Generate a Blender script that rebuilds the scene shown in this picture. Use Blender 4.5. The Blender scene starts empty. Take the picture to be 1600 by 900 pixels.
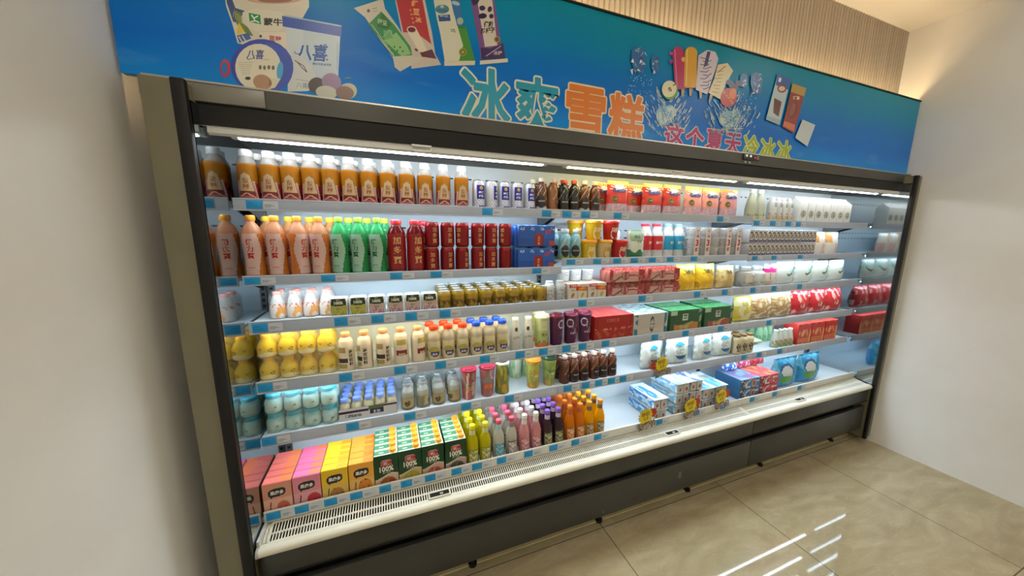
import bpy, bmesh, math, random
from mathutils import Vector, Matrix, noise

# ------------------------------------------------------------------ camera, world, exposure
scene = bpy.context.scene
COL = scene.collection
CAM_H, YAW, PITCH, ROLL, FPX = 1.65, math.radians(20.524), math.radians(9.50), math.radians(0.4625), 516.4
_f = Vector((math.sin(YAW) * math.cos(PITCH), math.cos(YAW) * math.cos(PITCH), -math.sin(PITCH)))
_r0 = Vector((math.cos(YAW), -math.sin(YAW), 0))
_u0 = _r0.cross(_f)
_r = _r0 * math.cos(ROLL) + _u0 * math.sin(ROLL)
_u = -_r0 * math.sin(ROLL) + _u0 * math.cos(ROLL)
cam_data = bpy.data.cameras.new('camera')
cam_data.sensor_width = 36.0
cam_data.lens = FPX / 1600 * 36.0
cam_data.clip_start = 0.02
cam = bpy.data.objects.new('camera', cam_data)
COL.objects.link(cam)
cam.matrix_world = Matrix(((_r.x, _u.x, -_f.x, 0), (_r.y, _u.y, -_f.y, 0), (_r.z, _u.z, -_f.z, CAM_H), (0, 0, 0, 1)))
scene.camera = cam
scene.view_settings.view_transform = 'Standard'
scene.view_settings.look = 'None'
scene.view_settings.exposure = 0.0
scene.view_settings.gamma = 1.0
scene.view_settings.use_curve_mapping = False
world = bpy.data.worlds.new('shop_air')
scene.world = world
world.use_nodes = True
world.node_tree.nodes['Background'].inputs[0].default_value = (1.0, 0.93, 0.82, 1)
world.node_tree.nodes['Background'].inputs[1].default_value = 0.2
scene.cycles.max_bounces = 8
scene.cycles.transparent_max_bounces = 16
scene.cycles.sample_clamp_indirect = 4.0
LED_TOP, LED_SHELF, LED_COVE, LAMP = 20.0, 30.0, 34.0, 19.0

# measured points of the place: where a sight line meets the plane y = Y, and the x of a thing seen in a column
def meet(px, py, Y):
    d = _r * ((px - 800) / FPX) - _u * ((py - 450) / FPX) + _f
    t = Y / d.y
    return Vector((d.x * t, Y, CAM_H + d.z * t))
def xs(px, Y, z):
    x = meet(px, 450, Y).x
    for _ in range(6):
        v = Vector((x, Y, z - CAM_H))
        x = meet(px, 450 - FPX * v.dot(_u) / v.dot(_f), Y).x
    return x

# ------------------------------------------------------------------ colours and materials
def lin(h):
    if not isinstance(h, str): return h
    h = h.lstrip('#')
    o = []
    for i in (0, 2, 4):
        c = int(h[i:i + 2], 16) / 255
        o.append(c / 12.92 if c <= 0.04045 else ((c + 0.055) / 1.055) ** 2.4)
    return tuple(o) + (1.0,)
MATS = {}
def new_mat(name):
    m = bpy.data.materials.new(name); m.use_nodes = True
    nt = m.node_tree
    return m, nt, nt.nodes['Principled BSDF'], nt.nodes['Material Output']
def attr_mat(key, rough, metal=0.0, spec=0.5, mode='', k=0.5, bump=0.0):
    m, nt, b, out = new_mat('printed_' + key)
    at = nt.nodes.new('ShaderNodeAttribute'); at.attribute_name = 'Col'
    nt.links.new(at.outputs['Color'], b.inputs['Base Color'])
    b.inputs['Roughness'].default_value = rough
    b.inputs['Metallic'].default_value = metal
    b.inputs['Specular IOR Level'].default_value = spec
    if bump:
        n = nt.nodes.new('ShaderNodeTexNoise'); n.inputs['Scale'].default_value = 60
        tc = nt.nodes.new('ShaderNodeTexCoord'); nt.links.new(tc.outputs['Object'], n.inputs['Vector'])
        bp_ = nt.nodes.new('ShaderNodeBump'); bp_.inputs['Strength'].default_value = bump; bp_.inputs['Distance'].default_value = 0.004
        nt.links.new(n.outputs['Fac'], bp_.inputs['Height']); nt.links.new(bp_.outputs['Normal'], b.inputs['Normal'])
    if mode:
        mx = nt.nodes.new('ShaderNodeMixShader'); mx.inputs[0].default_value = k
        if mode == 'translucent':
            t = nt.nodes.new('ShaderNodeBsdfTranslucent'); nt.links.new(at.outputs['Color'], t.inputs['Color'])
        else:
            t = nt.nodes.new('ShaderNodeBsdfTransparent'); nt.links.new(at.outputs['Color'], t.inputs['Color'])
        nt.links.new(b.outputs[0], mx.inputs[1]); nt.links.new(t.outputs[0], mx.inputs[2])
        nt.links.new(mx.outputs[0], out.inputs['Surface'])
    MATS[key] = m
attr_mat('gloss', 0.28)
attr_mat('paper', 0.5, spec=0.35)
attr_mat('metal', 0.3, metal=0.9)
attr_mat('canmetal', 0.32, metal=0.45)
attr_mat('liquid', 0.12, mode='translucent', k=0.5)
attr_mat('milky', 0.3, mode='translucent', k=0.35)
attr_mat('clear', 0.08, mode='clear', k=0.62)
attr_mat('film', 0.1, mode='clear', k=0.90, bump=0.5)
attr_mat('foil', 0.25, bump=0.5)
def emis(key, col, st):
    m, nt, b, out = new_mat(key)
    e = nt.nodes.new('ShaderNodeEmission'); e.inputs[0].default_value = lin(col); e.inputs[1].default_value = st
    nt.links.new(e.outputs[0], out.inputs['Surface'])
    MATS[key] = m
emis('led_cool', 'f4fbff', LED_TOP)
emis('led_shelf', 'e0f2ff', LED_SHELF)
emis('led_warm', 'fff0c4', LED_SHELF)
emis('led_warm_top', 'ffedb0', LED_TOP)
emis('led_cove', 'ffd49a', LED_COVE)
emis('lamp', 'fff4e4', LAMP)
emis('digit_red', 'ff2a2a', 2.0)
emis('digit_white', 'ffffff', 1.5)
def noise_mat(key, c1, c2, scale, rough, metal=0.0, bump=0.0, detail=4, spec=0.5, stretch=(1, 1, 1)):
    m, nt, b, out = new_mat(key)
    tc = nt.nodes.new('ShaderNodeTexCoord'); mp = nt.nodes.new('ShaderNodeMapping')
    mp.inputs['Scale'].default_value = stretch
    n = nt.nodes.new('ShaderNodeTexNoise'); n.inputs['Scale'].default_value = scale; n.inputs['Detail'].default_value = detail
    r = nt.nodes.new('ShaderNodeValToRGB')
    r.color_ramp.elements[0].position = 0.35; r.color_ramp.elements[1].position = 0.65
    r.color_ramp.elements[0].color = lin(c1); r.color_ramp.elements[1].color = lin(c2)
    nt.links.new(tc.outputs['Object'], mp.inputs[0]); nt.links.new(mp.outputs[0], n.inputs['Vector'])
    nt.links.new(n.outputs['Fac'], r.inputs[0]); nt.links.new(r.outputs[0], b.inputs['Base Color'])
    b.inputs['Roughness'].default_value = rough; b.inputs['Metallic'].default_value = metal
    b.inputs['Specular IOR Level'].default_value = spec
    if bump:
        bp_ = nt.nodes.new('ShaderNodeBump'); bp_.inputs['Strength'].default_value = bump; bp_.inputs['Distance'].default_value = 0.002
        nt.links.new(n.outputs['Fac'], bp_.inputs['Height']); nt.links.new(bp_.outputs['Normal'], b.inputs['Normal'])
    MATS[key] = m
    return m
noise_mat('white_paint', 'f3f2ee', 'f8f8f5', 3, 0.7)
noise_mat('case_white', 'd8e4ea', 'dfe9ee', 4, 0.35)
noise_mat('rail_grey', 'aab5c6', 'b2bccb', 4, 0.35)
noise_mat('bumper_white', 'd2cebc', 'd9d5c4', 4, 0.3)
noise_mat('graphite', '3a3a38', '41413e', 5, 0.38, metal=0.3)
noise_mat('dark_grey', '3c3b35', '42413a', 5, 0.35, metal=0.2)
noise_mat('black_trim', '111110', '151413', 6, 0.55, spec=0.3)
noise_mat('recess_shade', '060606', '090909', 6, 0.9)  # near-black colour that stands in for shade inside openings
noise_mat('aluminium', 'd6d8d2', 'dcded8', 3, 0.35, metal=0.1)
noise_mat('olive_panel', '6f6a52', '767159', 4, 0.45)
noise_mat('mirror_panel', 'a8b1b5', 'b0b9bd', 2, 0.06, metal=1.0)
noise_mat('wood_flute', 'a79c8c', 'b2a695', 4, 0.6, stretch=(6, 6, .3))
noise_mat('steel_bracket', '75787a', '83868a', 8, 0.35, metal=0.7)

# polished stone floor tiles with joints and veins
def floor_mat():
    m, nt, b, out = new_mat('floor_tile')
    N = nt.nodes.new; L = nt.links.new
    tc = N('ShaderNodeTexCoord'); mp = N('ShaderNodeMapping')
    L(tc.outputs['Object'], mp.inputs[0])
    n1 = N('ShaderNodeTexNoise'); n1.inputs['Scale'].default_value = 2.2; n1.inputs['Detail'].default_value = 8; n1.inputs['Distortion'].default_value = 1.6
    mp2 = N('ShaderNodeMapping'); mp2.inputs['Rotation'].default_value = (0, 0, 0.9); mp2.inputs['Scale'].default_value = (1, 3.2, 1)
    L(tc.outputs['Object'], mp2.inputs[0]); L(mp2.outputs[0], n1.inputs['Vector'])
    r = N('ShaderNodeValToRGB')
    r.color_ramp.elements[0].position = 0.3; r.color_ramp.elements[0].color = lin('a09272')
    r.color_ramp.elements[1].position = 0.75; r.color_ramp.elements[1].color = lin('bbae8e')
    L(n1.outputs['Fac'], r.inputs[0])
    n2 = N('ShaderNodeTexNoise'); n2.inputs['Scale'].default_value = 3.0; n2.inputs['Detail'].default_value = 6; n2.inputs['Distortion'].default_value = 2.5
    L(mp2.outputs[0], n2.inputs['Vector'])
    rv = N('ShaderNodeValToRGB')
    for e, (p, c) in zip(rv.color_ramp.elements, ((0.485, (0, 0, 0, 1)), (0.5, (1, 1, 1, 1)))): e.position = p; e.color = c
    e = rv.color_ramp.elements.new(0.515); e.color = (0, 0, 0, 1)
    L(n2.outputs['Fac'], rv.inputs[0])
    mv = N('ShaderNodeMix'); mv.data_type = 'RGBA'
    sc_ = N('ShaderNodeMath'); sc_.operation = 'MULTIPLY'; sc_.inputs[1].default_value = 0.25
    L(rv.outputs[0], sc_.inputs[0]); L(sc_.outputs[0], mv.inputs['Factor'])
    L(r.outputs[0], mv.inputs['A']); mv.inputs['B'].default_value = lin('cfc4a8')
    sx = N('ShaderNodeSeparateXYZ'); L(tc.outputs['Object'], sx.inputs[0])
    def joint(sock, off, size):
        a = N('ShaderNodeMath'); a.operation = 'SUBTRACT'; a.inputs[1].default_value = off; L(sock, a.inputs[0])
        w = N('ShaderNodeMath'); w.operation = 'PINGPONG'; w.inputs[1].default_value = size / 2; L(a.outputs[0], w.inputs[0])
        c = N('ShaderNodeMath'); c.operation = 'LESS_THAN'; c.inputs[1].default_value = 0.0022; L(w.outputs[0], c.inputs[0])
        return c.outputs[0]
    jx, jy = joint(sx.outputs[0], 1.065, 0.925), joint(sx.outputs[1], 1.342, 0.925)
    mx = N('ShaderNodeMath'); mx.operation = 'MAXIMUM'; L(jx, mx.inputs[0]); L(jy, mx.inputs[1])
    mj = N('ShaderNodeMix'); mj.data_type = 'RGBA'
    L(mx.outputs[0], mj.inputs['Factor']); L(mv.outputs['Result'], mj.inputs['A']); mj.inputs['B'].default_value = lin('5d5440')
    L(mj.outputs['Result'], b.inputs['Base Color'])
    b.inputs['Roughness'].default_value = 0.035
    MATS['floor_tile'] = m
floor_mat()
def banner_mat():
    m, nt, b, out = new_mat('banner_print')
    N = nt.nodes.new; L = nt.links.new
    tc = N('ShaderNodeTexCoord'); sx = N('ShaderNodeSeparateXYZ'); L(tc.outputs['Object'], sx.inputs[0])
    n = N('ShaderNodeTexNoise'); n.inputs['Scale'].default_value = 2.2; n.inputs['Detail'].default_value = 3
    mp = N('ShaderNodeMapping'); mp.inputs['Scale'].default_value = (0.8, 1, 3); L(tc.outputs['Object'], mp.inputs[0]); L(mp.outputs[0], n.inputs['Vector'])
    mr = N('ShaderNodeMapRange'); mr.inputs[1].default_value = 2.09; mr.inputs[2].default_value = 2.59; L(sx.outputs[2], mr.inputs[0])
    ad = N('ShaderNodeMath'); ad.operation = 'MULTIPLY_ADD'; ad.inputs[1].default_value = 0.3; L(n.outputs['Fac'], ad.inputs[0]); 
    sb = N('ShaderNodeMath'); sb.operation = 'SUBTRACT'; sb.inputs[1].default_value = 0.15; L(mr.outputs[0], sb.inputs[0]); L(sb.outputs[0], ad.inputs[2])
    r = N('ShaderNodeValToRGB'); els = r.color_ramp.elements
    els[0].position = 0.0; els[0].color = lin('0a8ae0'); els[1].position = 1.0; els[1].color = lin('008ca4')
    for p, c in ((0.25, '006ccc'), (0.5, '0072c4'), (0.7, '0082b4')):
        e = els.new(p); e.color = lin(c)
    L(ad.outputs[0], r.inputs[0])
    n2 = N('ShaderNodeTexNoise'); n2.inputs['Scale'].default_value = 5; n2.inputs['Detail'].default_value = 6
    L(mp.outputs[0], n2.inputs['Vector'])
    r2 = N('ShaderNodeValToRGB'); r2.color_ramp.elements[0].position = 0.56; r2.color_ramp.elements[0].color = (0, 0, 0, 1)
    r2.color_ramp.elements[1].position = 0.8; r2.color_ramp.elements[1].color = (0.5, 0.5, 0.5, 1); L(n2.outputs['Fac'], r2.inputs[0])
    lo = N('ShaderNodeMapRange'); lo.inputs[1].default_value = 2.32; lo.inputs[2].default_value = 2.12; L(sx.outputs[2], lo.inputs[0])
    mu = N('ShaderNodeMath'); mu.operation = 'MULTIPLY'; L(r2.outputs[0], mu.inputs[0]); L(lo.outputs[0], mu.inputs[1])
    mx = N('ShaderNodeMix'); mx.data_type = 'RGBA'; L(mu.outputs[0], mx.inputs['Factor']); L(r.outputs[0], mx.inputs['A']); mx.inputs['B'].default_value = lin('6fb6e8')
    L(mx.outputs['Result'], b.inputs['Base Color'])
    b.inputs['Roughness'].default_value = 0.3; b.inputs['Specular IOR Level'].default_value = 0.2
    MATS['banner_print'] = m
banner_mat()

# ------------------------------------------------------------------ mesh building
_text_cache = {}
def text_mesh(s, bold=0.0):
    key = (s, bold)
    if key not in _text_cache:
        c = bpy.data.curves.new('lettering_curve', 'FONT')
        c.body = s; c.size = 1.0; c.offset = bold; c.resolution_u = 2
        c.fill_mode = 'FRONT'
        o = bpy.data.objects.new('lettering_curve', c); COL.objects.link(o)
        dg = bpy.context.evaluated_depsgraph_get()
        me = bpy.data.meshes.new_from_object(o.evaluated_get(dg))
        vs = [v.co.copy() for v in me.vertices]; fs = [tuple(p.vertices) for p in me.polygons]
        bpy.data.objects.remove(o); bpy.data.curves.remove(c); bpy.data.meshes.remove(me)
        if vs:
            x0, x1 = min(v.x for v in vs), max(v.x for v in vs); y0, y1 = min(v.y for v in vs), max(v.y for v in vs)
        else: x0, x1, y0, y1 = 0, 1, 0, 1
        _text_cache[key] = (vs, fs, x0, x1, y0, y1)
    return _text_cache[key]

class MB:
    def __init__(s): s.v = []; s.f = []; s.c = []; s.m = []; s.s = []
    def add(s, vs, fs, col, mat='gloss', smooth=False):
        o = len(s.v); s.v += [tuple(p) for p in vs]
        for i, f in enumerate(fs):
            s.f.append(tuple(a + o for a in f)); s.c.append(col[i] if isinstance(col, list) else col); s.m.append(mat); s.s.append(smooth)
        return s
    def box(s, c, d, col='cccccc', mat='gloss', bev=0.0, seg=2, rz=0.0, M=None):
        bm = bmesh.new(); bmesh.ops.create_cube(bm, size=1.0)
        for v in bm.verts: v.co = Vector((v.co.x * d[0], v.co.y * d[1], v.co.z * d[2]))
        if bev: bmesh.ops.bevel(bm, geom=bm.edges[:], offset=min(bev, min(d) * 0.45), segments=seg, affect='EDGES', profile=0.5)
        R = Matrix.Translation(c) @ Matrix.Rotation(rz, 4, 'Z') if M is None else M
        bm.verts.index_update()
        s.add([R @ v.co for v in bm.verts], [tuple(v.index for v in f.verts) for f in bm.faces], col, mat, bool(bev)); bm.free()
        return s
    def lathe(s, prof, col='cccccc', mat='gloss', seg=20, c=(0, 0, 0), bot=True, top=True, sx=1.0, sy=1.0):
        vs, fs, cs = [], [], []
        n = len(prof)
        for r, z in prof:
            for k in range(seg):
                a = 2 * math.pi * k / seg
                vs.append((c[0] + r * math.cos(a) * sx, c[1] + r * math.sin(a) * sy, c[2] + z))
        for i in range(n - 1):
            for k in range(seg):
                k2 = (k + 1) % seg
                fs.append((i * seg + k, i * seg + k2, (i + 1) * seg + k2, (i + 1) * seg + k)); cs.append(col[i] if isinstance(col, list) else col)
        if bot: fs.append(tuple(range(seg))[::-1]); cs.append(cs[0])
        if top: fs.append(tuple((n - 1) * seg + k for k in range(seg))); cs.append(cs[n * 0 + (n - 2) * seg])
        return s.add(vs, fs, cs, mat, True)
    def band(s, rf, z0, z1, paint, nu=24, nv=20, a0=-90, a1=90, mat='gloss', c=(0, 0, 0), e=0.0006):
        """a printed sleeve: faces coloured by paint(u, v); u runs -1..1 from left to right of the side facing -y"""
        vs, fs, cs = [], [], []
        for j in range(nv + 1):
            z = z0 + (z1 - z0) * j / nv; r = (rf(z) if callable(rf) else rf) + e
            for i in range(nu + 1):
                a = math.radians(a0 + (a1 - a0) * i / nu)
                vs.append((c[0] + r * math.sin(a), c[1] - r * math.cos(a), c[2] + z))
        for j in range(nv):
            for i in range(nu):
                u = -1 + 2 * (i + 0.5) / nu; v = (j + 0.5) / nv
                col = paint(u, v)
                if col is None: continue
                a = j * (nu + 1) + i
                fs.append((a, a + 1, a + nu + 2, a + nu + 1)); cs.append(col)
        return s.add(vs, fs, cs, mat, True)
    def panel(s, o, ux, uz, paint, nu=16, nv=16, mat='paper'):
        o, ux, uz = Vector(o), Vector(ux), Vector(uz); vs, fs, cs = [], [], []
        for j in range(nv + 1):
            for i in range(nu + 1): vs.append(o + ux * (i / nu) + uz * (j / nv))
        for j in range(nv):
            for i in range(nu):
                col = paint(-1 + 2 * (i + 0.5) / nu, (j + 0.5) / nv) if callable(paint) else paint
                if col is None: continue
                a = j * (nu + 1) + i
                fs.append((a, a + 1, a + nu + 2, a + nu + 1)); cs.append(col)
        return s.add(vs, fs, cs, mat)
    def text(s, t, size, place, col, bold=0.02, mat='paper', fit=None):
        """lettering centred on (0, 0); place(x, y) gives the point in space; fit=(w, h) stretches it to that box"""
        vs, fs, x0, x1, y0, y1 = text_mesh(t, bold)
        cx, cy = (x0 + x1) / 2, (y0 + y1) / 2
        kx, ky = (fit[0] / (x1 - x0), fit[1] / (y1 - y0)) if fit else (size, size)
        return s.add([place((v.x - cx) * kx, (v.y - cy) * ky) for v in vs], fs, col, mat)
    def poly(s, pts, col, mat='paper'):
        return s.add(pts, [tuple(range(len(pts)))], col, mat)
    def tube(s, pts, r, col='cccccc', mat='gloss', seg=8, closed=False):
        pts = [Vector(p) for p in pts]; n = len(pts); vs, fs = [], []
        for i, p in enumerate(pts):
            a = pts[(i - 1) % n] if (closed or i) else p; b = pts[(i + 1) % n] if (closed or i < n - 1) else p
            d = (b - a).normalized(); q = d.orthogonal().normalized() if abs(d.z) > 0.95 else d.cross(Vector((0, 0, 1))).normalized(); w = d.cross(q)
            for k in range(seg):
                t = 2 * math.pi * k / seg; vs.append(p + q * (r * math.cos(t)) + w * (r * math.sin(t)))
        for i in range(n if closed else n - 1):
            j = (i + 1) % n
            for k in range(seg):
                k2 = (k + 1) % seg; fs.append((i * seg + k, i * seg + k2, j * seg + k2, j * seg + k))
        if not closed: fs.append(tuple(range(seg))[::-1]); fs.append(tuple((n - 1) * seg + k for k in range(seg)))
        return s.add(vs, fs, col, mat, True)
    def pillow(s, w, h, d, paint, nu=18, nv=22, mat='foil', seal=0.06, low=0.0, wr=0.0, seed=0, foot=False):
        """a filled pouch standing on z = 0, front facing -y, flat sealed edges; low > 0 puts the belly low"""
        def bulge(u, v):
            e = max(0.0, 1 - abs(u) ** 2.6)
            if v > 1 - seal: k = 0.0
            else:
                q = v / (1 - seal)
                k = math.sin(math.pi * min(1, max(0.0, q)) ** (1 - 0.45 * low)) ** 0.6 if not foot else (1 - q) ** 0.6
            return d / 2 * e ** 0.6 * k
        vs, fs, cs = [], [], []
        for side in (-1, 1):
            for j in range(nv + 1):
                for i in range(nu + 1):
                    u = -1 + 2 * i / nu; v = j / nv
                    b = bulge(u, v)
                    n_ = noise.noise(Vector((u * 2.2 + seed * 7.1, v * 3.1 + side, seed * 3.3))) * wr + noise.noise(Vector((u * 6 + seed * 2.1, v * 7 + side * 3, seed))) * wr * 0.5
                    edge = 0.02 * w * math.sin(v * 25 + seed) * (1 if abs(u) == 1 else 0) * (wr > 0)
                    vs.append((u * w / 2 * (1 - 0.06 * (b / (d / 2 + 1e-6))) + edge, side * (b + 0.0008 + abs(n_) * (b > d * 0.05)), v * h))
        m = (nu + 1) * (nv + 1)
        for sd in range(2):
            for j in range(nv):
                for i in range(nu):
                    a = sd * m + j * (nu + 1) + i; q = (a, a + 1, a + nu + 2, a + nu + 1)
                    fs.append(q if sd == 0 else q[::-1]); cs.append(paint(-1 + 2 * (i + 0.5) / nu, (j + 0.5) / nv))
        def rim(a, b): fs.append((a, b, b + m, a + m)); cs.append(paint(0, 0.5))
        for i in range(nu): rim(i, i + 1); rim(nv * (nu + 1) + i, nv * (nu + 1) + i + 1)
        for j in range(nv): rim(j * (nu + 1), (j + 1) * (nu + 1)); rim(j * (nu + 1) + nu, (j + 1) * (nu + 1) + nu)
        s.front = lambda x, z: -(bulge(max(-1, min(1, 2 * x / w / .95)), max(0, min(1, z / h))) + 1.2 * wr + .0012)
        return s.add(vs, fs, cs, mat, True)
    def xf(s, M, start=0):
        s.v[start:] = [tuple(M @ Vector(p)) for p in s.v[start:]]; return s
    def build(s, name, parent=None, loc=None, sharp=40):
        me = bpy.data.meshes.new(name)
        me.from_pydata(s.v, [], s.f)
        keys = []
        for k in s.m:
            if k not in keys: keys.append(k)
        for k in keys: me.materials.append(MATS[k])
        idx = {k: i for i, k in enumerate(keys)}
        me.polygons.foreach_set('material_index', [idx[k] for k in s.m])
        me.polygons.foreach_set('use_smooth', s.s)
        at = me.color_attributes.new('Col', 'FLOAT_COLOR', 'CORNER')
        cache, buf = {}, []
        for f, c in zip(s.f, s.c):
            if c not in cache: cache[c] = lin(c)
            buf.extend(cache[c] * len(f))
        at.data.foreach_set('color', buf)
        if any(s.s): me.set_sharp_from_angle(angle=math.radians(sharp))
        o = bpy.data.objects.new(name, me); COL.objects.link(o)
        if parent: o.parent = parent
        if loc: o.location = loc
        return o

def thing(name, label=None, cat=None, loc=(0, 0, 0), rz=0.0, group=None):
    o = bpy.data.objects.new(name, None); COL.objects.link(o); o.empty_display_size = 0.02
    o.location = loc; o.rotation_euler = (0, 0, rz)
    return tag(o, label, cat, group)
def tag(o, label=None, cat=None, group=None, kind=None):
    if label: o['label'] = label
    if cat: o['category'] = cat
    if group: o['group'] = group
    if kind: o['kind'] = kind
    return o
def copy_tree(o, parent=None):
    c = o.copy(); COL.objects.link(c)
    if parent: c.parent = parent
    for ch in list(o.children): copy_tree(ch, c)
    return c
def struct(name, mb): return tag(mb.build(name), kind='structure')

# ------------------------------------------------------------------ the room
XL_WALL, XR_WALL, Y_BACK, Y_FRONT, Z_CEIL = -0.70, 3.60, 1.86, -3.2, 3.1
struct('floor', MB().box(((XL_WALL + XR_WALL) / 2, (Y_BACK + Y_FRONT) / 2, -0.05), (XR_WALL - XL_WALL + .2, Y_BACK - Y_FRONT + .2, 0.1), mat='floor_tile'))
struct('ceiling', MB().box(((XL_WALL + XR_WALL) / 2, (Y_BACK + Y_FRONT) / 2, Z_CEIL + .05), (XR_WALL - XL_WALL + .2, Y_BACK - Y_FRONT + .2, 0.1), mat='white_paint'))
struct('wall_left', MB().box((XL_WALL - .05, (Y_BACK + Y_FRONT) / 2, Z_CEIL / 2), (.1, Y_BACK - Y_FRONT + .2, Z_CEIL), mat='white_paint'))
struct('wall_right', MB().box((XR_WALL + .05, (Y_BACK + Y_FRONT) / 2, Z_CEIL / 2), (.1, Y_BACK - Y_FRONT + .2, Z_CEIL), mat='white_paint'))
struct('wall_front', MB().box(((XL_WALL + XR_WALL) / 2, Y_FRONT - .05, Z_CEIL / 2), (XR_WALL - XL_WALL, .1, Z_CEIL), mat='white_paint'))
# back wall: plain behind the case, fluted bulkhead above it
wb = MB().box(((XL_WALL + XR_WALL) / 2, Y_BACK + .05, Z_CEIL / 2), (XR_WALL - XL_WALL, .1, Z_CEIL), mat='white_paint')
Y_FL, PITCHX = 1.50, 0.030
vs, fs = [], []
n = int((XR_WALL - XL_WALL) / PITCHX * 6)
for i in range(n + 1):
    x = XL_WALL + (XR_WALL - XL_WALL) * i / n
    ph = ((x - XL_WALL) / PITCHX) % 1.0
    y = Y_FL - 0.011 * math.sqrt(max(0, 1 - (2 * ph - 1) ** 2))
    vs += [(x, y, 2.10), (x, y, Z_CEIL)]
for i in range(n): fs.append((2 * i, 2 * i + 2, 2 * i + 3, 2 * i + 1))
wb.add(vs, fs, 'cccccc', 'wood_flute', False)
wb.box(((XL_WALL + XR_WALL) / 2, (Y_FL + Y_BACK) / 2 + .006, (2.10 + Z_CEIL) / 2), (XR_WALL - XL_WALL, Y_BACK - Y_FL - .01, Z_CEIL - 2.10), mat='wood_flute')
struct('wall_back', wb)
# floor strip under the front of the case
struct('trim_1', MB().box((1.5, 1.40, 0.003), (4.1, 0.03, 0.006), 'c9bb8a', 'paper').box((1.5, 1.425, 0.002), (4.1, 0.012, 0.004), 'a99c72', 'paper'))
for j, xx in enumerate((-0.25, 1.45, 3.15)):  # unseen lights added overhead, mostly by the side walls to brighten them
    for k, yy in enumerate((-2.3, -0.4)):
        if j == 1 and k == 1: continue
        t = thing('added_ceiling_light', 'added long ceiling light %s, %s the display case' % (('beside the left wall', 'in the middle of the ceiling', 'beside the right wall')[j], ('away from', 'nearer to')[k]), 'light', (xx, yy, Z_CEIL), math.pi / 2, 'added linear ceiling lights')
        MB().box((0, 0, -.02), (1.7, .12, .04), 'dddddd', 'paper', .004).build('housing', t)
        MB().box((0, 0, -.048), (1.66, .09, .016), 'ffffff', 'lamp').build('diffuser', t)
# ------------------------------------------------------------------ refrigerated display case
CX0, CX1 = -0.512, 3.50              # inner faces of the end panels
Y_LIP, Y_IN, Y_DECK = 1.474, 1.745, 1.396
BAYS = (('A', -0.506, 0.816), ('B', 0.818, 2.174), ('C', 2.176, CX1 - 0.03))
LEVEL = {'A1': 1.764, 'B1': 1.764, 'C1': 1.745, 'A2': 1.485, 'B2': 1.524, 'C2': 1.518, 'A3': 1.311, 'B3': 1.311, 'C3': 1.311,
         'A4': 1.070, 'B4': 1.070, 'C4': 1.068, 'A5': 0.842, 'B5': 0.842, 'C5': 0.840, 'D': 0.566}
RAIL_H = {'1': 0.044, '2': 0.038, '3': 0.05, '4': 0.05, '5': 0.05}
DECK_DROP = 0.030                    # the deck lies deeper behind its rail
SHELF_DROP = 0.010                   # the shelf plate lies this far below the top edge of its price rail
case = thing('refrigerated_display_case', 'long graphite open refrigerated display case with white shelves full of drinks and dairy', 'display case', (1.5, 1.6, 0))
OFF = -case.location
def part(name, mb, parent=case, sharp=40):
    o = mb.build(name, parent, sharp=sharp)
    if parent is case: o.location = OFF
    return o
def extrude(mb, prof, x0, x1, col='cccccc', mat='gloss', smooth=False, closed=True):
    n = len(prof); vs = [(x, y, z) for x in (x0, x1) for y, z in prof]
    fs = [(i, (i + 1) % n, n + (i + 1) % n, n + i) for i in range(n if closed else n - 1)]
    mb.add(vs, fs, col, mat, smooth)
    mb.add(vs, [tuple(range(n))[::-1], tuple(range(n, 2 * n))], col, mat)
    return mb
# back panel and uprights; slot rows are flat dark quads, their shade painted in
bk = MB().box(((CX0 + CX1) / 2, Y_IN + .02, 1.2), (CX1 - CX0, .04, 1.62), mat='case_white')
for z in (1.915, 1.665, 1.62, 1.24, 1.0, 0.72):
    x = CX0 + .05
    while x < CX1 - .05:
        bk.poly([(x, Y_IN - .0012, z), (x + .022, Y_IN - .0012, z), (x + .022, Y_IN - .0012, z + .007), (x, Y_IN - .0012, z + .007)], '202224', 'paper'); x += .048
for x in (CX0 + .004, 0.807, 2.165, CX1 - .03):
    bk.box((x + .012, Y_IN - .006, 1.2), (.024, .01, 1.5), mat='steel_bracket')
    for k in range(56):
        z = .48 + k * .026
        bk.poly([(x + .006, Y_IN - .0118, z), (x + .018, Y_IN - .0118, z), (x + .018, Y_IN - .0118, z + .014), (x + .006, Y_IN - .0118, z + .014)], '15171a', 'paper')
part('back_panel', bk)
# end panels: mirror inside, black bevel and olive face in front
for s, xi in ((1, CX0), (-1, CX1)):
    m = MB().box((xi - s * .003, 1.53, 1.24), (.006, .48, 1.56), mat='mirror_panel')
    m.box((xi - s * .056, 1.545, 1.055), (.100, .53, 2.03), mat='olive_panel', bev=.004)
    m.box((xi - s * .016, 1.276, 1.055), (.034, .022, 2.03), mat='black_trim', bev=.005)
    part('end_panel', m)
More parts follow.
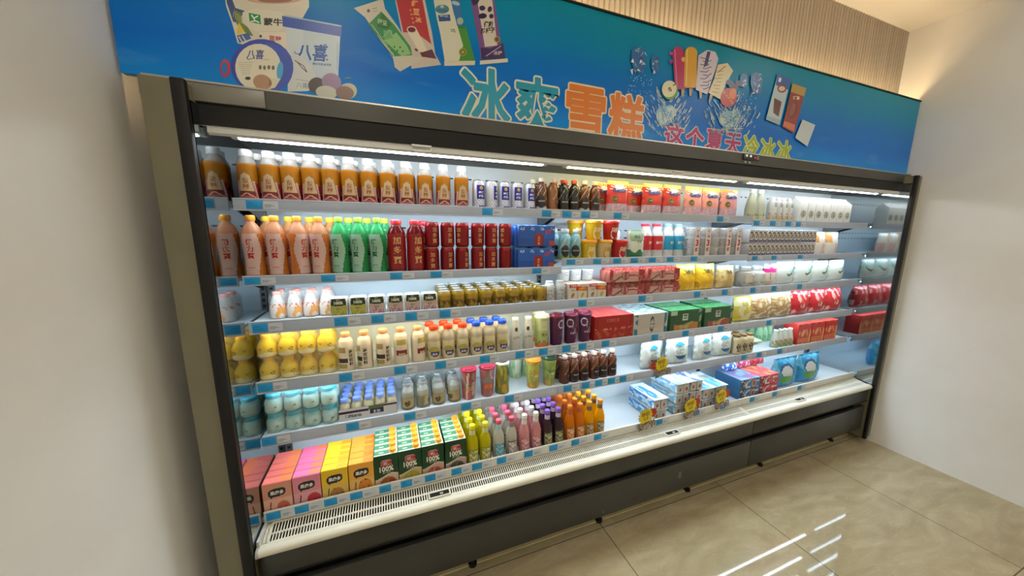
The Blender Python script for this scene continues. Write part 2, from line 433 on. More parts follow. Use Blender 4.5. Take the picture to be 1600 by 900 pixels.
# plinth, front panels, feet
part('base_cabinet', MB().box((1.49, 1.565, .29), (4.0, .40, .33), mat='black_trim'))
part('front_panel', MB().box((.836, 1.313, .408), (2.68, .026, .112), mat='graphite', bev=.003).box((2.84, 1.313, .408), (1.318, .026, .112), mat='graphite', bev=.003)
     .box((.836, 1.2995, .357), (2.68, .004, .004), mat='black_trim').box((2.84, 1.2995, .357), (1.318, .004, .004), mat='black_trim'))
kp = MB().box((.836, 1.314, .214), (2.68, .024, .188), mat='graphite', bev=.003).box((2.84, 1.314, .214), (1.318, .024, .188), mat='graphite', bev=.003)
for x, z, r in ((1.57, .226, .021), (1.03, .15, .010)):                       # scuffs worn through the paint
    kp.poly([(x + r * math.cos(a / 10 * 6.283) * (0.55 + .25 * math.sin(a * 2.3)), 1.3015, z + 1.5 * r * math.sin(a / 10 * 6.283) * (.8 + .2 * math.sin(a * 1.7))) for a in range(10)], '6d6c68', 'paper')
part('kick_panel', kp)
for x in (-.40, .32, 1.07, 1.75, 2.45, 3.30):
    part('foot', MB().lathe([(.022, 0), (.022, .012), (.010, .016), (.010, .130)], '151515', 'paper', 12, (x, 1.39, 0)))
BUMP = [(1.302, .462), (1.287, .464), (1.279, .472), (1.277, .482), (1.281, .491), (1.289, .497), (1.300, .4985), (1.310, .497), (1.312, .470)]
bm_ = extrude(MB(), BUMP, CX0 + .012, CX1 - .012, mat='bumper_white', smooth=True)
part('bumper', bm_, sharp=50)
part('bumper_end_cap', extrude(MB(), [(y - .001, z - .001) if y < 1.30 else (y, z + .001) for y, z in BUMP], CX0 + .004, CX0 + .014, 'a5a5a0', 'gloss', True), sharp=50)
part('grille_side_plate', MB().box((CX0 + .009, 1.35, .49), (.010, .10, .062), 'b4b4ae', 'gloss', .002))
# air return grille: two rows of slots
GY0, GZ0, GY1, GZ1 = 1.308, .4955, 1.392, .5150
def gp(t): return (GY0 + (GY1 - GY0) * t, GZ0 + (GZ1 - GZ0) * t)
g = MB()
def slab(mb, t0, t1, x0, x1, h=0.004):
    (ya, za), (yb, zb) = gp(t0), gp(t1)
    v = [(x0, ya, za), (x1, ya, za), (x1, yb, zb), (x0, yb, zb)]
    v += [(a, b, c - h) for a, b, c in v]
    mb.add(v, [(0, 1, 2, 3), (7, 6, 5, 4), (0, 4, 5, 1), (1, 5, 6, 2), (2, 6, 7, 3), (3, 7, 4, 0)], 'cccccc', 'bumper_white')
GX0, GX1 = CX0 + .014, CX1 - .012
for t0, t1 in ((0, .10), (.42, .48), (.92, 1.0)): slab(g, t0, t1, GX0, GX1)
GAPS = (xs(686, 1.34, .51), xs(1047, 1.34, .51), xs(1246, 1.34, .51))
SEAM = xs(1160, 1.36, .51)
x = GX0
while x < GX1:
    slab(g, .10, .42, x, x + .0040); slab(g, .48, .92, x, x + .0040); x += .0102
slab(g, 0, 1, SEAM - .012, SEAM - .002); slab(g, 0, 1, SEAM + .002, SEAM + .012)
slab(g, 0, 1, GX0, GX0 + .02)
g.box(((GX0 + GX1) / 2, 1.352, .462), (GX1 - GX0, .076, .006), mat='recess_shade')  # black sheet puts the shade below the slots into colour
part('air_grille', g)
for x in GAPS:
    p_ = MB()
    y, z = gp(.20)
    p_.box((x, y, z + .002), (.098, .032, .008), mat='bumper_white', bev=.002).box((x, y, z + .0055), (.084, .023, .003), mat='recess_shade')  # black slab on the plate stands for the shade of an opening
    p_.box((x + .008, y - .004, z + .0085), (.014, .008, .005), 'd8d8d0', 'metal', .001)
    part('drain_latch', p_)
# canopy with fascia
can = extrude(MB(), [(1.333, 2.085), (1.333, 2.030), (1.340, 2.026), (1.340, 1.968), (1.352, 1.962), (1.352, 2.02), (1.80, 2.02), (1.80, 2.085)], CX0 - .088, CX1 + .088, mat='dark_grey')
part('canopy', can)
part('canopy_edge', MB().box((1.475, 1.3405, 2.088), (4.22, .017, .006), 'cfccc0', 'metal', .001))
part('fascia_band', MB().box((1.475, 1.337, 1.996), (4.2, .008, .058), mat='black_trim'))
xp = meet(414, 152, 1.33).x
part('cover_plate', MB().box(((xp - .64) / 2, 1.329, 2.056), (xp + .64, .006, .05), '77756a', 'gloss', .001))
part('canopy_underside', extrude(MB(), [(1.352, 1.972), (1.42, 1.988), (1.76, 1.985), (1.76, 2.018), (1.352, 2.018)], CX0, CX1, '56534e', 'paper'))
part('canopy_rail', extrude(MB(), [(1.341, 1.966), (1.341, 1.948), (1.352, 1.942), (1.366, 1.950), (1.366, 1.962)], CX0 + .01, CX1, mat='aluminium').box((1.48, 1.3405, 1.967), (4.0, .002, .003), 'f0f0ea', 'paper'))
for x0, x1, mt in ((xs(375, 1.45, 1.96), xs(847, 1.45, 1.96), 'led_cool'), (xs(886, 1.45, 1.96), xs(1148, 1.45, 1.96), 'led_warm_top'), (xs(1168, 1.45, 1.96), CX1 - .04, 'led_cool')):
    t_ = part('canopy_light', MB().tube([(x0, 1.45, 1.965), (x1, 1.45, 1.965)], .010, 'ffffff', mt, 10))
    MB().box(((x0 + x1) / 2, 1.452, 1.981), (x1 - x0 + .04, .03, .012), 'dadada', 'gloss', .002).box((x0 - .012, 1.45, 1.966), (.02, .024, .02), 'dddddd', 'gloss', .003).box((x1 + .012, 1.45, 1.966), (.02, .024, .02), 'dddddd', 'gloss', .003).build('light_holder', t_)
for px, py in ((659, 232), (1060, 271)):
    c = meet(px, py, 1.327); w, h = .035, .009
    part('blind_handle', MB().tube([c + Vector(q) for q in ((-w, 0, h), (w, 0, h), (w, 0, -h * .6), (w * .7, 0, -h), (-w * .7, 0, -h), (-w, 0, -h * .6))], .0038, 'fbfbf9', 'gloss', 8, True))
c = meet(1174, 246, 1.33)
ds = part('temperature_display', MB().box((c.x, 1.331, c.z), (.125, .006, .034), '0a0a0a', 'gloss', .002).panel((c.x - .052, 1.3275, c.z - .032), (.014, 0, 0), (0, 0, .008), 'c8c8c0', 1, 1).panel((c.x - .02, 1.3275, c.z - .032), (.014, 0, 0), (0, 0, .008), 'c8c8c0', 1, 1))
MB().text('18', .016, lambda x, y: (c.x - .04 + x, 1.3275, c.z + .006 + y), 'ffffff', .01, 'digit_white').text('18', .016, lambda x, y: (c.x - .008 + x, 1.3275, c.z + .006 + y), 'ffffff', .01, 'digit_white').build('readout', ds)
MB().text('4', .016, lambda x, y: (c.x + .028 + x, 1.3275, c.z + .0 + y), 'ff2222', .01, 'digit_red').panel((c.x + .044, 1.3275, c.z - .006), (.012, 0, 0), (0, 0, .004), 'd0d0d0', 1, 1).panel((c.x + .044, 1.3275, c.z + .004), (.012, 0, 0), (0, 0, .004), 'd0d0d0', 1, 1).build('readout', ds)
# price tags, shelves and the deck
_tag = None
def price_tag(x, y, z, h, parent):
    global _tag
    k = h / .05
    if _tag is None:
        m = MB().box((0, 0, 0), (.048, .002, .034), '2291c9', 'paper', .0006)
        m.panel((.028, -.0006, -.016), (.046, 0, 0), (0, 0, .032), 'c9d0d8', 1, 1)
        for q, (a, b) in enumerate(((.0, .022), (-.004, .03), (-.009, .018))):
            m.panel((.031, -.0010, a), (b, 0, 0), (0, 0, .0018), '6f757c', 1, 1)
        m.panel((-.017, -.0014, .004), (.018, 0, 0), (0, 0, .003), '1772a8', 1, 1); m.panel((-.017, -.0014, -.006), (.027, 0, 0), (0, 0, .003), '1b7ab2', 1, 1)
        _tag = m.build('price_tag'); o = _tag
    else:
        o = _tag.copy(); COL.objects.link(o)
    o.parent = parent; o.location = (x, y, z); o.scale = (1, 1, k)
    return o
TAGS = {'A1': (398, 761), 'B1': (853, 885, 914, 964, 1124), 'C1': (1181, 1206, 1230, 1246),
        'A2': (395, 513, 619, 681, 838), 'B2': (891, 932, 963, 990, 1018, 1046, 1083), 'C2': (1178, 1208, 1249),
        'A3': (407, 533, 590, 642, 695), 'B3': (909, 1002, 1088, 1131), 'C3': (1175, 1208, 1248),
        'A4': (415, 540, 625, 688, 757, 812, 848), 'B4': (884, 909, 945, 1022, 1070, 1125), 'C4': (1200,),
        'A5': (421, 551, 640, 728, 795), 'B5': (886, 914, 934, 954, 972), 'C5': (1161, 1185, 1217),
        'D': (428, 472, 517, 557, 602, 635, 672, 713, 745, 783, 825, 864, 898, 933, 1029, 1087, 1128, 1174, 1209, 1248)}
WARM = {'A3': 'led_warm', 'B4': 'led_shelf', 'A1': 'led_shelf', 'B2': 'led_shelf'}
for b, x0, x1 in BAYS:
    for l in '12345':
        key = b + l; z = LEVEL[key]; h = RAIL_H[l]; zp = z - SHELF_DROP; w = x1 - x0; xc = (x0 + x1) / 2
        sh = part('shelf', MB().box((xc, (Y_LIP + Y_IN) / 2, zp - .006), (w, Y_IN - Y_LIP - .004, .012), mat='case_white', bev=.002))
        MB().box((xc, Y_LIP - .002, z - h / 2), (w, .005, h), mat='rail_grey', bev=.0015).box((xc, Y_LIP - .0055, z - .002), (w, .004, .004), 'c9d0da', 'gloss', .001).box((xc, Y_LIP - .0055, z - h + .002), (w, .004, .004), 'b9c0ca', 'gloss', .001).build('price_rail', sh)
        MB().box((xc, Y_LIP + .016, zp - .018), (w - .09, .014, .008), 'ffffff', WARM.get(key, 'led_shelf')).build('led_strip', sh)
        for xb in (x0 + .012, x1 - .012):
            extrude(MB(), [(Y_LIP + .05, zp - .012), (Y_IN - .002, zp - .012), (Y_IN - .002, zp - .075), (Y_IN - .04, zp - .07)], xb - .002, xb + .002, mat='steel_bracket').build('bracket', sh)
        for px in TAGS[key]:
            price_tag(xs(px, Y_LIP, z - h / 2), Y_LIP - .0062, z - h / 2, h, sh)
zd = LEVEL['D']
deck = part('deck', MB().box(((CX0 + CX1) / 2, (Y_DECK + Y_IN) / 2 + .002, zd - DECK_DROP - .01), (CX1 - CX0, Y_IN - Y_DECK - .002, .02), mat='case_white'))
for b, x0, x1 in BAYS:
    a, e = (CX0 + .003 if b == 'A' else x0 - .004), x1 + .004
    MB().box(((a + e) / 2, Y_DECK - .002, zd - .025), (e - a - .004, .005, .049), 'd9d9d2', 'gloss', .0015).box(((a + e) / 2, Y_DECK - .0055, zd - .002), (e - a - .004, .004, .004), 'eeeee8', 'gloss', .001).build('price_rail', deck)
for px in TAGS['D']: price_tag(xs(px, Y_DECK, zd - .025), Y_DECK - .0062, zd - .025, .0475, deck)

# ------------------------------------------------------------------ banner over the case
Y_BN = 1.36
banner = thing('banner', 'long glossy blue ice cream banner above the display case with orange and magenta Chinese lettering', 'banner', (1.45, 1.372, 2.092))
BX0, BX1, BZ0, BZ1 = XL_WALL + .01, XR_WALL - .01, 2.094, 2.588
def bpart(name, mb, parent=banner):
    o = mb.build(name, parent); 
    if parent is banner: o.location = -banner.location
    return o
bpart('board', MB().box(((BX0 + BX1) / 2, Y_BN + .012, (BZ0 + BZ1) / 2), (BX1 - BX0, .024, BZ1 - BZ0), mat='banner_print'))
bpart('edge_trim', MB().box(((BX0 + BX1) / 2, Y_BN + .010, BZ1 + .003), (BX1 - BX0, .032, .008), mat='black_trim', bev=.001))
bpart('cove_light', MB().box(((BX0 + BX1) / 2, Y_BN + .045, BZ1 - .03), (BX1 - BX0 - .1, .02, .012), 'ffffff', 'led_cove'))
class Print:
    """flat print on the banner: shapes in the frame of one of the photograph's crops, met with the banner's plane"""
    def __init__(s, x0, y0, k): s.x0, s.y0, s.k, s.mb, s.n = x0, y0, k, MB(), 0
    def p(s, X, Y): v = meet(s.x0 + X / s.k, Y / s.k + s.y0, Y_BN - .0004 - s.n * .000012); return v
    def poly(s, pts, col): s.n += 1; s.mb.poly([s.p(*q) for q in pts], col, 'gloss'); return s
    def ell(s, x, y, rx, ry, col, rot=0, n=24):
        c, d = math.cos(rot), math.sin(rot)
        return s.poly([(x + rx * math.cos(t) * c - ry * math.sin(t) * d, y + rx * math.cos(t) * d + ry * math.sin(t) * c) for t in [2 * math.pi * i / n for i in range(n)]], col)
    def stroke(s, pts, w, col):
        s.n += 1
        for (a, b), (c, d) in zip(pts, pts[1:]):
            L = math.hypot(c - a, d - b) or 1; nx, ny = -(d - b) / L * w / 2, (c - a) / L * w / 2
            s.mb.poly([s.p(a + nx, b + ny), s.p(c + nx, d + ny), s.p(c - nx, d - ny), s.p(a - nx, b - ny)], col, 'gloss')
        return s
    def text(s, t, X, Y, w, h, col, bold=.02, skew=0.0, slope=0.0):
        s.n += 1
        s.mb.text(t, 1, lambda x, y: s.p(X + x + skew * y, Y - y + slope * x), col, bold, 'gloss', fit=(w, h)); return s
    def done(s, name, clip=True):
        m = s.mb
        if clip:                                       # the print ends where the board ends
            out = MB()
            for f, c, mt in zip(m.f, m.c, m.m):
                pts = [Vector(m.v[i]) for i in f]; q = []
                for a, b in zip(pts, pts[1:] + pts[:1]):
                    ia, ib = a.z >= BZ0, b.z >= BZ0
                    if ia: q.append(a)
                    if ia != ib: q.append(a.lerp(b, (BZ0 - a.z) / (b.z - a.z)))
                r = []
                for a, b in zip(q, q[1:] + q[:1]):
                    ia, ib = a.z <= BZ1, b.z <= BZ1
                    if ia: r.append(a)
                    if ia != ib: r.append(a.lerp(b, (BZ1 - a.z) / (b.z - a.z)))
                if len(r) > 2: out.poly(r, c, mt)
            m = out
        bpart(name, m)
# tubs at the left end
T = Print(350, 0, 5.624)
T.poly([(0, -60), (20, 60), (70, 200), (120, 380), (300, 420), (560, 450), (690, 160), (748, 60), (745, -60)], 'd6d0bc')
T.ell(440, -10, 250, 45, 'c4a48c').ell(450, 0, 150, 25, '9a6a58')
T.poly([(20, 10), (60, -40), (100, 70), (180, 95), (150, 150), (150, 210), (80, 190)], '2c4a80').poly([(85, 80), (150, 115), (160, 200), (210, 240), (260, 320), (200, 300), (110, 210)], '627a3c')
for i in range(5): T.stroke([(88 + i * 14, 100 + i * 10), (80 + i * 18, 150 + i * 14)], 5, 'b9b27a')
T.poly([(130, 195), (185, 285), (108, 305)], 'd8c040').poly([(112, 312), (215, 288), (240, 340), (135, 378)], '3b62a0').stroke([(130, 320), (160, 370)], 9, 'd8d8c8').stroke([(160, 312), (190, 360)], 9, 'd8d8c8')
T.poly([(160, 110), (280, 75), (520, 110), (540, 240), (480, 270), (300, 275), (220, 250), (180, 180)], 'ddd9c6')
T.poly([(216, 112), (318, 132), (326, 215), (225, 193)], '128845').stroke([(240, 130), (262, 160), (300, 140)], 12, 'e8f0e4').stroke([(262, 160), (272, 185), (232, 190)], 10, 'e8f0e4').stroke([(272, 180), (310, 200)], 10, 'e8f0e4')
T.text('蒙牛', 430, 192, 165, 66, '26261f', .03, 0, .05)
T.poly([(305, 282), (552, 285), (555, 430), (330, 330)], 'e4dac8').text('草莓', 450, 345, 110, 60, 'b4504c', .03, 0, .12).ell(322, 318, 12, 12, '333028')
T.poly([(540, 235), (1022, 318), (1003, 680), (985, 790), (560, 800), (565, 500)], 'c3d3de').poly([(540, 235), (700, 262), (660, 800), (560, 800), (560, 480)], 'cfdbe2')
T.poly([(510, 140), (1034, 238), (1032, 322), (516, 232)], '2c50aa').poly([(512, 140), (1034, 238), (1030, 222), (540, 132)], '9fb6cc')
T.text('八喜', 775, 462, 270, 150, '1f56a6', .025, .12, .06).stroke([(870, 400), (895, 388), (900, 410), (870, 425)], 8, '1f56a6').stroke([(625, 450), (620, 470), (660, 475), (690, 440)], 7, '1f56a6')
T.text('甄正牛奶冰淇淋', 862, 566, 165, 24, '2f5f9c', .03, 0, .08).ell(905, 525, 11, 11, '6f92b8')
for y in range(380, 620, 22): T.stroke([(992, y), (1000, y + 14)], 6, '7fa2c4')
T.ell(10, 600, 48, 80, 'b83048').ell(4, 600, 28, 55, '1a6ab8')
T.poly([(540, 440), (650, 480), (770, 580), (805, 660), (740, 800), (560, 806), (590, 650)], 'd3d8d8').stroke([(620, 530), (700, 580), (730, 635), (690, 600), (640, 540)], 7, '4a4a50').stroke([(630, 695), (745, 715), (735, 780)], 4, '8a9298').text('八喜', 685, 750, 100, 50, '9aa4ac', .02, 0, .08)
T.ell(335, 585, 276, 242, '2a3ea6', .12).ell(395, 600, 214, 222, '3452b4', .12).ell(300, 590, 202, 206, 'e2dec8', .1).ell(492, 620, 28, 78, '46a4d4', .1)
T.text('八喜', 275, 478, 150, 85, '37478a', .02, .1, .03).stroke([(200, 500), (210, 525), (260, 510)], 6, '37478a').stroke([(345, 524), (400, 524)], 4, '8a8a88')
for i in range(7): T.stroke([(122 + i * 6, 552 + i * 17), (250 - i * 4, 546 + i * 17)], 4, 'a9a594')
for i in range(4): T.ell(318 + i * 38, 592 + (i % 2) * 3, 13, 20, '6a6660')
T.poly([(250, 780), (380, 690), (500, 690), (450, 770), (340, 800)], 'd9d4b4').ell(338, 722, 84, 66, 'b08a6c', .3).poly([(400, 690), (422, 740), (390, 760)], '8f6a50').ell(210, 688, 25, 15, '3c3a34')
T.ell(1090, 800, 78, 70, 'c3c2a4').ell(815, 752, 74, 72, '4a4348').ell(945, 722, 88, 78, '9880a6', .5).ell(900, 812, 95, 58, 'c4c6ba', .15).ell(1062, 815, 80, 58, '7b5d52', .2).stroke([(1060, 690), (1120, 680)], 10, '3f7a58')
T.done('tub_picture')
# wrappers of ice lollies
W = Print(540, 0, 5.926)
W.poly([(450, -40), (725, -40), (800, 300), (830, 500), (885, 600), (610, 637), (600, 520), (520, 300)], 'c9beae').poly([(460, -40), (705, -40), (775, 330), (795, 410), (650, 300), (535, 300)], 'b02f37')
W.poly([(575, 300), (650, 255), (720, 390), (770, 505), (700, 505)], 'e0d6bc').ell(612, 275, 38, 26, '6c1c22', .1).ell(612, 275, 46, 34, 'd8cdb4', .1).ell(612, 275, 36, 24, '6c1c22', .1).poly([(690, 490), (800, 455), (842, 545), (705, 525)], '5c3049').ell(720, 505, 36, 14, '6c2430', .6).ell(655, 462, 18, 10, '6c2430', .6)
W.text('红', 640, 30, 62, 60, 'e0a868', .05, 0, .1).text('豆', 655, 110, 62, 60, 'e0a868', .05, 0, .1).text('冰', 675, 185, 62, 60, 'e0a868', .05, 0, .1)
for i in range(4): W.ell(600 + i * 9, 95 + i * 38, 10, 10, 'd08a5c')
W.poly([(75, 75), (345, -10), (365, 80), (480, 240), (600, 440), (620, 520), (722, 540), (505, 662), (455, 622), (440, 540), (180, 160)], 'cdc7b4').poly([(210, 225), (330, 105), (450, 230), (600, 430), (618, 512), (450, 522), (340, 380)], '2e8748').poly([(355, 375), (470, 300), (565, 420), (605, 500), (520, 520)], '8cbf7c').poly([(290, 250), (340, 120), (430, 230), (380, 270)], '1f6a38').poly([(350, 280), (430, 280), (440, 350), (360, 370)], '66a86a')
W.stroke([(215, 230), (340, 400), (440, 525)], 8, '1d5c44').stroke([(240, 225), (450, 515)], 4, 'd8dccc').stroke([(345, 345), (410, 275), (435, 340)], 4, 'a8d09c')
for i in range(6): W.ell(400 + i * 26, 430 + (i * 37 % 70), 9, 9, '1d6a3a')
W.ell(212, 100, 14, 16, '5a5a54').stroke([(245, 85), (290, 72)], 6, '77756c').stroke([(250, 108), (305, 98)], 5, '8a887e').text('绿豆', 340, 205, 90, 50, 'a8cc9c', .02, 0, .3)
W.poly([(808, -40), (965, -40), (1030, 230), (1085, 340), (1088, 420), (1050, 562), (918, 566), (880, 330), (840, 150)], 'd8d6c0').poly([(965, -40), (1062, -40), (1078, 245), (1040, 245), (1000, 120)], '2f6fa6').ell(1020, 30, 40, 18, 'b8c8cc', .3).ell(1060, 195, 30, 34, 'a9b89c').poly([(1036, 245), (1112, 242), (1200, 562), (1050, 562), (1088, 420)], '3f8a30').stroke([(1050, 250), (1108, 258)], 14, '2a6a2c')
W.ell(895, 85, 64, 42, '4b8296').stroke([(838, 95), (950, 100)], 20, '3c6f88').text('冰', 893, 60, 40, 30, 'd8dcd0', .03).poly([(855, 140), (965, 134), (973, 193), (866, 200)], '2c5088').text('雪糕', 912, 152, 80, 18, 'c8d0d8', .03).text('牛奶', 992, 275, 40, 18, '55544c', .03).text('雪糕', 1000, 294, 46, 16, '55544c', .03)
W.ell(1085, 482, 36, 38, 'a08a3c').ell(1085, 482, 25, 27, '5a6a2c').text('35', 1085, 482, 26, 26, 'd0c47c', .03).poly([(913, 566), (1200, 562), (1196, 602), (914, 610)], 'd6d0b8')
W.poly([(1150, -40), (1370, -40), (1440, 400), (1482, 545), (1255, 552), (1240, 440)], '7a5087').poly([(1215, -20), (1355, -20), (1405, 420), (1290, 435)], 'd5ccbc').poly([(1150, -40), (1260, -40), (1220, 40), (1180, 50)], '30254e').poly([(1250, 440), (1340, 450), (1460, 400), (1482, 545), (1258, 552)], '3c2a5c')
W.ell(1265, 75, 28, 24, '33284e').ell(1335, 85, 20, 28, '33284e', .3).ell(1268, 148, 40, 25, '2c2444', -.1).ell(1350, 150, 20, 22, '33284e').text('伊利', 1320, 226, 84, 62, '1e1a20', .045, .12).text('奶提子', 1318, 282, 132, 52, '1e1a20', .045, .12, -.1)
W.ell(1402, 365, 28, 30, 'b09a4c').ell(1402, 365, 19, 20, '6a4a3c').stroke([(1300, 520), (1440, 425)], 8, 'b8a8b8').text('冰棒', 1410, 490, 80, 40, 'c8b8c8', .03).poly([(1245, 562), (1500, 540), (1504, 575), (1243, 598)], 'd8d2bc')
W.done('wrapper_picture')
# lollies, fruit, ice and splashing water
S = Print(970, 60, 4.736)
rnd = random.Random(5)
for cx, cy, rx, ry in ((345, 560, 155, 190), (820, 590, 180, 170)):
    for i in range(150):
        a = rnd.uniform(0, 6.28); q = rnd.uniform(.25, 1.05)
        x, y = cx + rx * q * math.cos(a), cy + ry * q * math.sin(a) * .9
        up = 1 if x > cx else -1
        L_ = rnd.uniform(14, 52); c_ = rnd.choice(('9fc4d8', 'c4d4cc', '5f9fc8', 'd8dcc8', '3a7fb4', '7fb0c8'))
        S.stroke([(x, y), (x + up * L_ * .4, y - L_ * .55), (x + up * L_ * .55, y - L_)], rnd.uniform(3, 8), c_)
    S.ell(cx - 20, cy + 10, rx * .42, ry * .38, '7fb4cc').ell(cx - 35, cy + 25, rx * .3, ry * .22, 'b4ccc8', .4).ell(cx + 30, cy - 25, rx * .2, ry * .24, 'a0c4cc', -.5)
    for i in range(26): S.stroke([(cx + rnd.uniform(-.5, .5) * rx, cy + rnd.uniform(-.4, .5) * ry), (cx + rnd.uniform(-.5, .5) * rx, cy + rnd.uniform(-.4, .5) * ry)], 4, rnd.choice(('4a90bc', 'd8dccc', '2f78ac')))
for i in range(46): S.ell(rnd.uniform(50, 230), rnd.uniform(270, 430), rnd.uniform(2, 5), rnd.uniform(2, 6), 'a8d0e0', 0, 6)
for i in range(30): S.ell(rnd.uniform(860, 1000), rnd.uniform(400, 560), rnd.uniform(2, 5), rnd.uniform(2, 6), 'a8d0e0', 0, 6)
for x, y, rx, ry in ((132, 157, 56, 100), (256, 192, 32, 68), (910, 312, 28, 52), (1004, 332, 44, 84)):
    S.poly([(x - rx * .9, y - ry * .7), (x - rx * .2, y - ry), (x + rx * .7, y - ry * .85), (x + rx, y), (x + rx * .8, y + ry * .8), (x, y + ry), (x - rx * .6, y + ry * .8), (x - rx, y)], '2f66a2')
    for i in range(16):
        a, b = x + rnd.uniform(-.75, .75) * rx, y + rnd.uniform(-.85, .85) * ry
        S.poly([(a, b), (a + rnd.uniform(-.5, .5) * rx, b + rnd.uniform(.1, .3) * ry), (a + rnd.uniform(-.4, .4) * rx, b + rnd.uniform(-.2, .5) * ry)], rnd.choice(('d5e2ea', 'a9c6da', '163f7e', 'e8eef0', '6c9cc4')))
for x, y in ((458, 400), (517, 400), (592, 420), (672, 445)): S.poly([(x - 11, y - 30), (x + 12, y - 30), (x + 4 - (x > 600) * 14, y + 26), (x - 8 - (x > 600) * 14, y + 24)], 'b89a78')
def lolly(x0, y0, x1, y1, w, c, hl):
    dx, dy = x1 - x0, y1 - y0
    S.ell(x0, y0 + w * .5, w / 2, w / 2, c).poly([(x0 - w / 2, y0 + w * .5), (x0 + w / 2, y0 + w * .5), (x1 + w / 2, y1 - 10), (x1 + w / 2 - 12, y1 + 4), (x1 - w / 2 + 12, y1 + 4), (x1 - w / 2, y1 - 10)], c)
    S.stroke([(x0 - w * .3, y0 + 20), (x1 - w * .32, y1 - 14)], 6, hl).stroke([(x0 + w * .28, y0 + 24), (x1 + w * .3, y1 - 40)], 9, c)
lolly(425, 62, 443, 372, 84, 'b3225f', 'd88aa8'); lolly(520, 62, 514, 362, 92, 'd8a026', 'efd27c')
S.ell(372, 112, 12, 14, 'c04a80').ell(372, 170, 15, 17, '7a3f92').ell(462, 155, 14, 18, 'e0b440')
S.poly([(575, 125), (640, 85), (700, 100), (722, 150), (705, 220), (670, 320), (640, 415), (555, 380)], 'd2c8d4').poly([(640, 95), (665, 100), (640, 200), (612, 215)], '3e2d66')
for i in range(10): S.stroke([(588 + i % 2 * 20, 140 + i * 26), (620 + i % 3 * 14, 150 + i * 25), (650 + i % 2 * 22, 138 + i * 24)], 6, '5c4a7c')
S.poly([(718, 195), (790, 182), (832, 240), (775, 340), (738, 452), (648, 402), (690, 300)], 'd9cfa6')
for i in range(7): S.stroke([(700 + i % 2 * 20 - i * 4, 250 + i * 24), (760 - i * 6, 240 + i * 27)], 5, 'a98a58')
S.stroke([(720, 250), (775, 205)], 8, 'b06a3c')
S.ell(366, 386, 54, 68, '5a963a', .25).ell(358, 374, 54, 62, 'e2e0ba', .2).ell(362, 376, 14, 18, 'b8a870').ell(360, 370, 5, 8, '3c2c1c').ell(372, 384, 5, 8, '3c2c1c').stroke([(386, 350), (408, 335)], 7, '3a2a1c')
for i in range(7): S.ell(800 + (i * 23) % 70, 325 + (i * 17) % 45, 22, 20, rnd.choice(('24315c', '2f3f74', '1a2448')))
S.ell(798, 438, 60, 72, 'b4302a', .25).ell(830, 410, 26, 42, 'd0703a', .2)
for i in range(10): S.ell(765 + (i * 29) % 70, 400 + (i * 37) % 90, 4, 5, 'd8a05c')
S.poly([(1162, 262), (1258, 300), (1175, 642), (1074, 600)], 'b9cdd4').poly([(1162, 262), (1258, 300), (1238, 380), (1146, 345)], '1f58a4').ell(1192, 372, 34, 30, '8a2430').ell(1192, 372, 24, 18, 'd8c8b4').poly([(1135, 440), (1190, 470), (1168, 580), (1128, 550)], '5a2626').poly([(1080, 570), (1185, 605), (1174, 642), (1074, 600)], '9cb4bc').poly([(1172, 288), (1190, 295), (1182, 325), (1165, 318)], 'e8eef0')
S.poly([(1272, 332), (1372, 368), (1282, 702), (1196, 655)], '8c2c24').poly([(1272, 332), (1372, 368), (1355, 430), (1258, 395)], 'b09044').text('巧乐兹'[:1] + '冰', 1300, 440, 50, 30, 'e8d8c0', .04).ell(1275, 530, 26, 62, '4a1a1a', .3).ell(1272, 528, 20, 54, '8a4a3a', .3).poly([(1210, 610), (1290, 640), (1280, 690), (1200, 645)], 'd0704c')
S.poly([(1345, 600), (1440, 640), (1380, 800), (1290, 735)], 'c9d4d8')
S.done('lolly_picture')
# the big lettering, cream outline under coloured face
def letters(name, t, x0, x1, ztop, face, edge, rf=.0035, re=.0105, hk=1.0):
    m = Print(0, 0, 1); w = (x1 - x0) / len(t)
    for i, ch in enumerate(t):
        cx = x0 + w * (i + .5); h = w * hk; zc = ztop - h / 2
        vs, fs, a0, a1, b0, b1 = text_mesh(ch, .012); kx, ky = (w * .92 - 2 * rf) / (a1 - a0), (h - 2 * rf) / (b1 - b0); ax, ay = (a0 + a1) / 2, (b0 + b1) / 2
        for R, n, col, d in ((re, 20, edge, .0006), (rf, 10, face, .0014)):
            for k in range(n):
                dx, dz = R * math.cos(k / n * 6.2832), R * math.sin(k / n * 6.2832)
                m.mb.add([(cx + (v.x - ax) * kx + dx, Y_BN - d - k * .00003, zc + (v.y - ay) * ky + dz) for v in vs], fs, col, 'gloss')
    m.done(name)
letters('lettering', '冰爽', .285, .725, 2.283, '1c97b4', 'e6e2c8')
letters('lettering', '雪糕', .742, 1.182, 2.283, 'dc7a24', 'ecd9b8')
letters('lettering', '这个夏天', 1.297, 1.850, 2.190, 'a8266a', 'ecc8d0', .002, .007, .84)
letters('lettering', '冷冰冰', 1.852, 2.276, 2.192, 'a0b428', 'e4e89c', .002, .007, .84)
